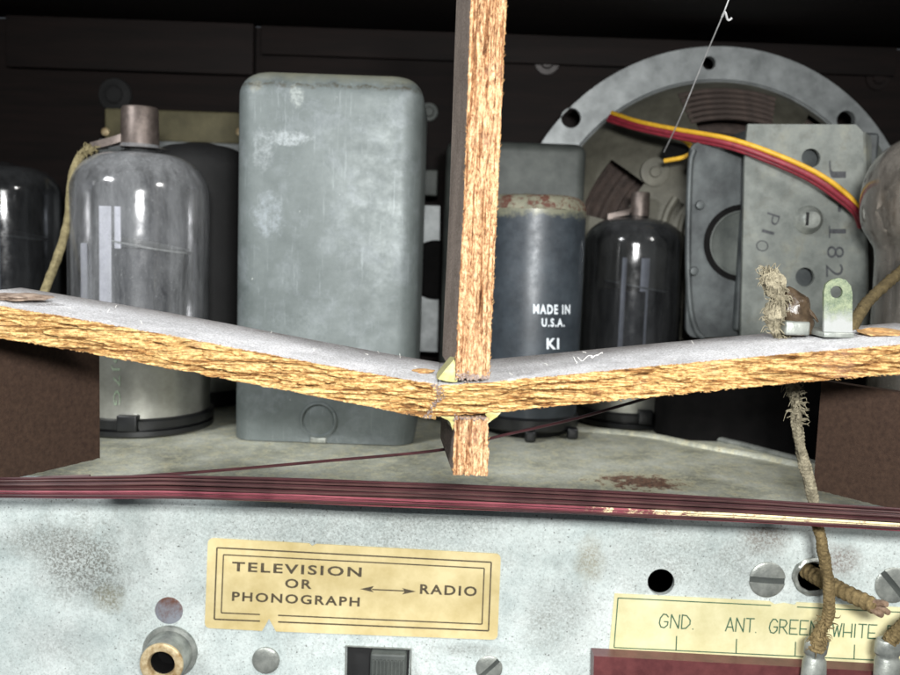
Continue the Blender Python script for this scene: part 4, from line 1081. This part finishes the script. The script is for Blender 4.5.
# yellow and red wires to the loudspeaker
sw_ = [((612, 113, 25.5), (640, 122, 24.5), (680, 130, 23.6), (730, 139, 22.5), (775, 154, 22.1), (815, 172, 22.), (842, 190, 22.), (858, 207, 22.05), (862, 220, 22.4)),
       ((610, 118, 25.5), (640, 127, 24.5), (680, 135.5, 23.6), (730, 145, 22.5), (775, 161, 22.1), (812, 178, 22.), (840, 197, 22.), (856, 211, 22.05), (862, 225, 22.4))]
bm = bmesh.new(); tube(bm, [at(*p) for p in sw_[0]], .062, 10); tag(mesh_obj('insulated_wire', bm, m_yel), 'yellow insulated wire arching over the stamped bracket', 'wire')
bm = bmesh.new(); tube(bm, [at(p[0], p[1]-1, p[2]) for p in sw_[1]], .075, 10); tube(bm, [at(p[0]-2, p[1]+2, p[2]+.1) for p in sw_[1]], .06, 10); tag(mesh_obj('insulated_wire', bm, m_red), 'dark red insulated wire arching just under the yellow one', 'wire')
bm = bmesh.new(); tube(bm, [at(*p) for p in ((676, 136, 24), (688, 143, 24.2), (692, 150, 24.3), (684, 157, 24.4), (664, 161, 24.6))], .06, 8); tag(mesh_obj('insulated_wire', bm, m_yel), 'small yellow wire loop beside the black speaker opening', 'wire')
bm = bmesh.new(); P = circ_px(676, 152, 14, 25.0, 24, 9); plate(bm, P, [], (0, 1, 0), .05)
mesh_obj('terminal_opening', bm, m_void, spk, smooth=False)
# cobweb thread
bm = bmesh.new(); tube(bm, [at(*p) for p in ((733, -12, 17), (722, 17, 17.4), (703, 62, 19), (680, 118, 21), (664, 152, 23))], .014, 5); tube(bm, [at(722, 17, 17.4), at(725, 12, 17.3), at(728, 20, 17.4), at(732, 18, 17.4)], .02, 5)
tag(mesh_obj('cobweb_thread', bm, m_thread), 'single pale thread hanging across the round speaker rim', 'thread')
# crumbs
def crumb(px, py, Y, sx, sy, sz, mat, label):
    t = bmesh.new(); bmesh.ops.create_icosphere(t, subdivisions=3, radius=1)
    bm = bmesh.new(); p = at(px, py, Y)
    for v in t.verts: v.co *= 1+.5*noise.noise(v.co*1.7+p)
    merge(bm, t, 0, Matrix.Translation(p) @ Matrix.Diagonal((sx, sy, sz, 1))); tag(mesh_obj('board_flake', bm, mat, smooth=False), label, 'flake')
m_flake = simple('rusty_flake', srgb(82, 62, 48), srgb(168, 150, 134), 7, .9)
crumb(17, 297, 13.9, .42, .5, .06, m_flake, 'brown flake lying on the left arm of the antenna')
crumb(423, 371, 14.0, .17, .15, .03, m_sliver, 'small orange chip on the dusty board left of the joint')
crumb(519, 371, 14.0, .07, .1, .02, m_sliver, 'tiny orange chip on the dusty board right of the joint')
crumb(884, 333, 14.3, .42, .4, .07, m_sliver, 'torn orange flake on the far end of the right arm')
bm = bmesh.new()
for s in range(4):
    P = [at(570+random.uniform(0, 22), 357, 13.6)]
    for k in range(5): P.append(P[-1]+Vector((random.uniform(-.02, .06), 0, random.uniform(-.04, .045))))
    tube(bm, P, .0035, 4, k=6)
tag(mesh_obj('lint_strand', bm, m_fluff), 'curled white lint strand on the dusty right arm', 'lint')
bm = bmesh.new(); box(bm, 4.6, 15, 21.2, 29.9, -1.3, -.6, .05); mesh_obj('shelf', bm, m_wood, cab)

# ------------------------------------------------------------------ camera, light, world
cam = bpy.data.cameras.new('camera'); co = bpy.data.objects.new('camera', cam); C.objects.link(co)
cam.sensor_width = 36; cam.lens = 36; cam.clip_start = .005; cam.clip_end = 20
rot = Matrix((( _r.x, _u.x, -_f.x), (_r.y, _u.y, -_f.y), (_r.z, _u.z, -_f.z)))
co.matrix_world = Matrix.Translation(CAM*CM) @ rot.to_4x4()
cam.dof.use_dof = True; cam.dof.focus_distance = .152; cam.dof.aperture_fstop = 34
bpy.context.scene.camera = co
def area(name, loc, target, sx, sy, power, col):
    l = bpy.data.lights.new(name, 'AREA'); l.shape = 'RECTANGLE'; l.size = sx*CM; l.size_y = sy*CM; l.energy = power; l.color = col
    o = bpy.data.objects.new(name, l); C.objects.link(o); o.location = Vector(loc)*CM
    d = Vector(target)-Vector(loc); o.rotation_euler = d.to_track_quat('-Z', 'Y').to_euler(); return o
area('window_light', (1.5, -4, 7.7), (0, 17, 0), 4, 1.5, .97, (.99, .995, .985))
area('window_light', (-26, -4, 25), (-3, 17, 2), 9, 5, 1.35, (.97, .985, 1))
area('window_light', (26, -4, 25), (3, 17, 2), 7, 6, .8, (1, .98, .95))
w = bpy.data.worlds.new('World'); bpy.context.scene.world = w; w.use_nodes = True
w.node_tree.nodes['Background'].inputs[0].default_value = (.75, .82, .9, 1); w.node_tree.nodes['Background'].inputs[1].default_value = .10
vs = bpy.context.scene.view_settings; vs.view_transform = 'Standard'; vs.look = 'None'; vs.exposure = 0; vs.gamma = 1
